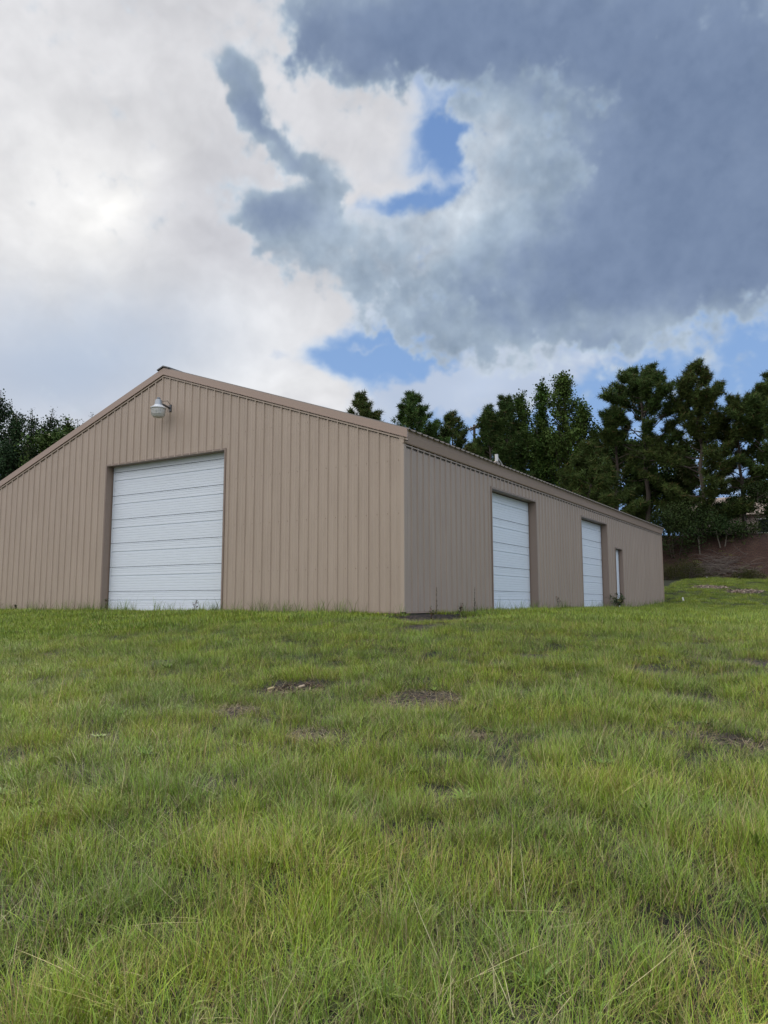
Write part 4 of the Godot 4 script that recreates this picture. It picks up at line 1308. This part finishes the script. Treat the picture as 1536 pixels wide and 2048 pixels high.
func chips(called: String, label: String, cx: float, cz: float, rx: float, rz: float, count: int, size: float, rng: RandomNumberGenerator, cols: Array, straw: int) -> void:
	var s := Shape.new()
	for k in count:
		var a := rng.randf() * TAU; var r := sqrt(rng.randf())
		var x := cx + cos(a) * r * rx; var z := cz + sin(a) * r * rz
		var p := Vector3(x - cx, ground(x, z) - ground(cx, cz) + size * 0.25 + rng.randf() * size * 0.5 * (1.0 - r), z - cz)
		var c: Array = cols[rng.randi() % cols.size()]
		var g := rng.randf_range(0.7, 1.25)
		s.col = Color(c[0] * g, c[1] * g, c[2] * g)
		var b := Basis.from_euler(Vector3(rng.randfn() * 0.5, rng.randf() * TAU, rng.randfn() * 0.5))
		var l := size * rng.randf_range(0.5, 1.5); var w := size * rng.randf_range(0.2, 0.5); var t := size * rng.randf_range(0.08, 0.2)
		var q := []
		for e in [[-1, -1], [1, -0.7], [0.8, 1], [-0.9, 0.8]]: q.append(Vector3(e[0] * l, 0, e[1] * w))
		var up := b * Vector3(0, t, 0)
		for e in 4: q[e] = p + b * q[e]
		s.quad(q[3] + up, q[2] + up, q[1] + up, q[0] + up)
		for e in 4: s.quad(q[(e + 1) % 4], q[e], q[e] + up, q[(e + 1) % 4] + up)
	for k in straw:
		var a := rng.randf() * TAU; var r := sqrt(rng.randf()) * 1.1
		var x := cx + cos(a) * r * rx; var z := cz + sin(a) * r * rz
		var p := Vector3(x - cx, ground(x, z) - ground(cx, cz) + 0.004 + rng.randf() * 0.03, z - cz)
		var c: Array = STRAWS[rng.randi() % 4]
		blade(s, p, rng.randf() * TAU, rng.randf_range(1.2, 1.6), rng.randfn() * 0.4, rng.randf_range(0.05, 0.16), 0.004, 3, Color(c[0], c[1], c[2]))
	var o := put(called, s.mesh(mat(Color.WHITE, 0.9, 0.0, true)))
	o.position = Vector3(cx, ground(cx, cz), cz)
	tag(o, label, "wood chips" if called == "wood_chips" else ("stones" if called == "loose_stones" else "dead grass"), "", "stuff")

func weed(called: String, label: String, category: String, x: float, z: float, h: float, kind: int, rng: RandomNumberGenerator, group := "") -> void:
	var o := base(called, Vector3(x, ground(x, z) - 0.02, z))
	tag(o, label, category, group)
	var s := Shape.new(); var l := Shape.new()
	var sm := mat(Color.WHITE, 0.8, 0.0, true)
	if kind == 0:      # one straight spike with a dense narrow head
		s.col = Color(0.10, 0.085, 0.045)
		s.tube([Vector3.ZERO, Vector3(0.005, h * 0.5, 0), Vector3(0.01, h, 0.004)], [0.006, 0.005, 0.002], 5)
		for k in 46:
			var t := rng.randf_range(0.30, 1.0)
			var a := rng.randf() * TAU
			var p := Vector3(0.006 + cos(a) * 0.006, h * t, sin(a) * 0.006)
			l.col = Color(0.075, 0.075, 0.035) if rng.randf() < 0.6 else Color(0.12, 0.085, 0.05)
			var q := p + Vector3(cos(a) * 0.022, 0.035, sin(a) * 0.022) * (1.3 - t)
			l.quad(p, p.lerp(q, 0.5) + Vector3(-sin(a), 0, cos(a)) * 0.007, q, p.lerp(q, 0.5) - Vector3(-sin(a), 0, cos(a)) * 0.007)
		for k in 9:
			var a := rng.randf() * TAU
			blade(l, Vector3(0, h * rng.randf_range(0.02, 0.3), 0), a, 0.5, 0.8, rng.randf_range(0.10, 0.2), 0.008, 4, Color(0.07, 0.10, 0.03))
	elif kind == 1:    # branching stalk with small leaves
		s.col = Color(0.12, 0.075, 0.05)
		var main := limb_points(Vector3.ZERO, rng.randf() * TAU, 1.4, 1.45, h, 5, rng, 0.08)
		s.tube(main, taper(0.007, 0.002, 6), 5)
		for k in 9:
			var t := rng.randf_range(0.25, 0.95)
			var br := limb_points(along(main, t), rng.randf() * TAU, 0.7, 1.0, h * 0.28, 2, rng, 0.2)
			s.tube(br, [0.003, 0.002, 0.001], 4, false)
			for q in 5:
				l.col = Color(0.06, 0.09, 0.03) if rng.randf() < 0.7 else Color(0.13, 0.06, 0.04)
				var p := along(br, rng.randf())
				var f := Vector3(rng.randfn(), rng.randfn() * 0.5, rng.randfn()).normalized() * 0.05
				var u := f.cross(Vector3.UP).normalized() * 0.016
				l.quad(p, p + f * 0.5 + u, p + f, p + f * 0.5 - u)
	else:              # leafy bush, long leaves in sprays
		s.col = Color(0.11, 0.08, 0.05)
		for k in 16:
			var br := limb_points(Vector3(rng.randfn() * 0.06, 0, rng.randfn() * 0.12), rng.randf() * TAU, 1.15, 0.75, h * rng.randf_range(0.7, 1.25), 4, rng, 0.15)
			s.tube(br, taper(0.008, 0.003, 5), 5, false)
			for q in 16:
				var g := rng.randf_range(0.7, 1.3)
				l.col = Color(0.065 * g, 0.095 * g, 0.03 * g) if rng.randf() < 0.85 else Color(0.16, 0.14, 0.04)
				var p := along(br, rng.randf_range(0.35, 1.0))
				var f := (Vector3(rng.randfn(), rng.randfn() * 0.6 + 0.1, rng.randfn()).normalized()) * rng.randf_range(0.08, 0.15)
				var u := f.cross(Vector3.UP).normalized() * 0.026
				l.quad(p, p + f * 0.5 + u, p + f - Vector3.UP * 0.02, p + f * 0.5 - u)
	put("stem", s.mesh(sm), o)
	var lm: StandardMaterial3D = sm.duplicate()
	lm.backlight = Color(0.5, 0.5, 0.5)
	put("leaves" if kind else "flower_spike", l.mesh(lm), o)

func make_small() -> void:
	var rng := RandomNumberGenerator.new()
	rng.seed = 5
	var wood := [[0.16, 0.10, 0.07], [0.11, 0.07, 0.055], [0.26, 0.19, 0.12], [0.09, 0.06, 0.05]]
	chips("wood_chips", "dark bark chips in a bare patch with two pale yellow chips", 2.93, 7.22, 0.27, 0.32, 230, 0.024, rng, wood, 150)
	chips("dead_grass", "pinkish dead thatch patch right of the bark chips", 4.27, 7.09, 0.36, 0.42, 90, 0.018, rng, wood, 620)
	chips("dead_grass", "small dead straw patch left of and below the bark chips", 3.03, 8.2, 0.24, 0.2, 60, 0.016, rng, wood, 240)
	chips("dead_grass", "narrow strip of dead straw below the bark chips", 4.21, 8.55, 0.26, 0.18, 60, 0.014, rng, wood, 190)
	chips("dead_grass", "small dark bare spot right of and below the pinkish thatch", 5.19, 7.95, 0.13, 0.16, 40, 0.014, rng, wood, 90)
	chips("dead_grass", "thin strip of bare dirt by the right edge of the lawn", 7.01, 7.23, 0.4, 0.13, 40, 0.016, rng, wood, 160)
	chips("wood_chips", "crumbled dark soil and litter at the building's near corner", 1.0, 0.9, 0.5, 0.9, 130, 0.03, rng, [[0.10, 0.075, 0.055], [0.16, 0.11, 0.08]], 120)
	for k in 2:   # two large pale chips
		var s := Shape.new()
		var cxz: Array = [[2.74, 7.36, 0.3], [2.95, 7.14, 1.0]][k]
		s.box(Vector3(-0.036, 0, -0.015), Vector3(0.036, 0.02, 0.015), 0.006)
		var o := put("pale_chip", s.mesh(mat(lin(0.50, 0.40, 0.22) if k == 0 else lin(0.42, 0.32, 0.22), 0.8)))
		o.position = Vector3(cxz[0], ground(cxz[0], cxz[1]) + 0.025, cxz[1])
		o.rotation = Vector3(0.1, cxz[2], 0.25)
		tag(o, ["pale yellow wood chip at the left end of the bark chips", "pinkish wood chip in the middle of the bark chips"][k], "wood chip")
	var stone := [[0.30, 0.23, 0.17], [0.36, 0.29, 0.21], [0.22, 0.15, 0.11]]
	chips("loose_stones", "loose tan stones on the slope nearer the building", 1.19, -30.5, 0.9, 1.0, 280, 0.065, rng, stone, 0)
	chips("loose_stones", "loose tan stones on the slope nearer the right edge", 3.05, -28.96, 0.9, 1.0, 300, 0.06, rng, stone, 0)
	# brush pile at the foot of the bank
	var bp := Shape.new()
	for k in 260:
		var g := rng.randf_range(0.7, 1.2)
		bp.col = Color(0.15 * g, 0.12 * g, 0.10 * g)
		var a := rng.randf() * TAU
		var x := rng.randfn() * 1.1; var z := rng.randfn() * 0.5
		var p := Vector3(x, ground(0.7 + x, -37.6 + z) - ground(0.7, -37.6) + rng.randf() * 0.7 * exp(-x * x / 1.6), z)
		var pts := limb_points(p, rng.randf_range(-0.5, 0.5) + (PI if rng.randf() < 0.5 else 0.0), rng.randf_range(-0.15, 0.7), rng.randf_range(-0.3, 0.5), rng.randf_range(0.5, 1.6), 3, rng, 0.2)
		bp.tube(pts, taper(rng.randf_range(0.008, 0.022), 0.004, 4), 4, false)
	var bo := put("brush_pile", bp.mesh(mat(Color.WHITE, 0.9, 0.0, true)))
	bo.position = Vector3(0.7, ground(0.7, -37.6), -37.6)
	tag(bo, "heap of grey dead branches at the foot of the clay bank", "brush pile", "", "stuff")
	# litter
	var lit := [[1.09, -23.5, 0.07, 0.17, "upright white scrap in the grass beyond the far corner"], [-1.9, -36.8, 0.06, 0.05, "white speck of litter at the bank's foot near the building"], [0.1, -36.9, 0.07, 0.05, "white speck of litter left of the brush pile"], [3.6, -38.3, 0.18, 0.05, "flat white scrap on the bank at the right edge"], [1.9, -36.9, 0.06, 0.05, "white speck of litter right of the brush pile"]]
	for e in lit:
		var s := Shape.new()
		s.box(Vector3(-e[2] * 0.5, 0, -0.02), Vector3(e[2] * 0.5, e[3], 0.02), 0.008)
		var o := put("litter_scrap", s.mesh(mat(lin(0.75, 0.74, 0.70), 0.7)))
		o.position = Vector3(e[0], ground(e[0], e[1]) + 0.04, e[1])
		o.rotation = Vector3(rng.randfn() * 0.2, rng.randf(), rng.randfn() * 0.2)
		tag(o, e[4], "litter", "white litter on the slope")
	# weeds along the walls
	weed("tall_weed", "tall single weed spike by the near corner of the long wall", "weed", 0.45, -0.55, 0.72, 0, rng, "weeds along the walls")
	weed("tall_weed", "second tall weed spike along the long wall, before the first roll-up door", "weed", 0.35, -2.6, 0.62, 0, rng, "weeds along the walls")
	weed("small_weed", "short branching weed between the two tall weed spikes", "weed", 0.45, -1.6, 0.34, 1, rng, "weeds along the walls")
	weed("small_weed", "short reddish weed right beside the nearest weed spike", "weed", 0.5, -0.25, 0.30, 1, rng, "weeds along the walls")
	weed("small_weed", "thin curled weed right of the nearer roll-up door on the long wall", "weed", 0.3, -8.6, 0.45, 1, rng, "weeds along the walls")
	weed("leafy_bush", "small leafy bush between the farther roll-up door and the walk-in door", "bush", 0.32, -15.1, 0.62, 2, rng)
	weed("small_weed", "thin weed before the left part of the gable roll-up door", "weed", -8.4, 0.45, 0.40, 1, rng, "weeds along the walls")
	weed("small_weed", "thin weed before the right part of the gable roll-up door", "weed", -5.3, 0.5, 0.36, 1, rng, "weeds along the walls")
	weed("small_weed", "dark low weed at the gable wall's far left", "weed", -12.2, 0.5, 0.22, 1, rng, "weeds along the walls")

func _ready():
	bump = fbm(3, 0.5, 3)
	patch = fbm(5, 0.35, 3)
	setup_view()
	make_ground()
	make_building()
	make_trees()
	make_house()
	make_pole()
	make_lamp()
	make_small()
	make_grass()
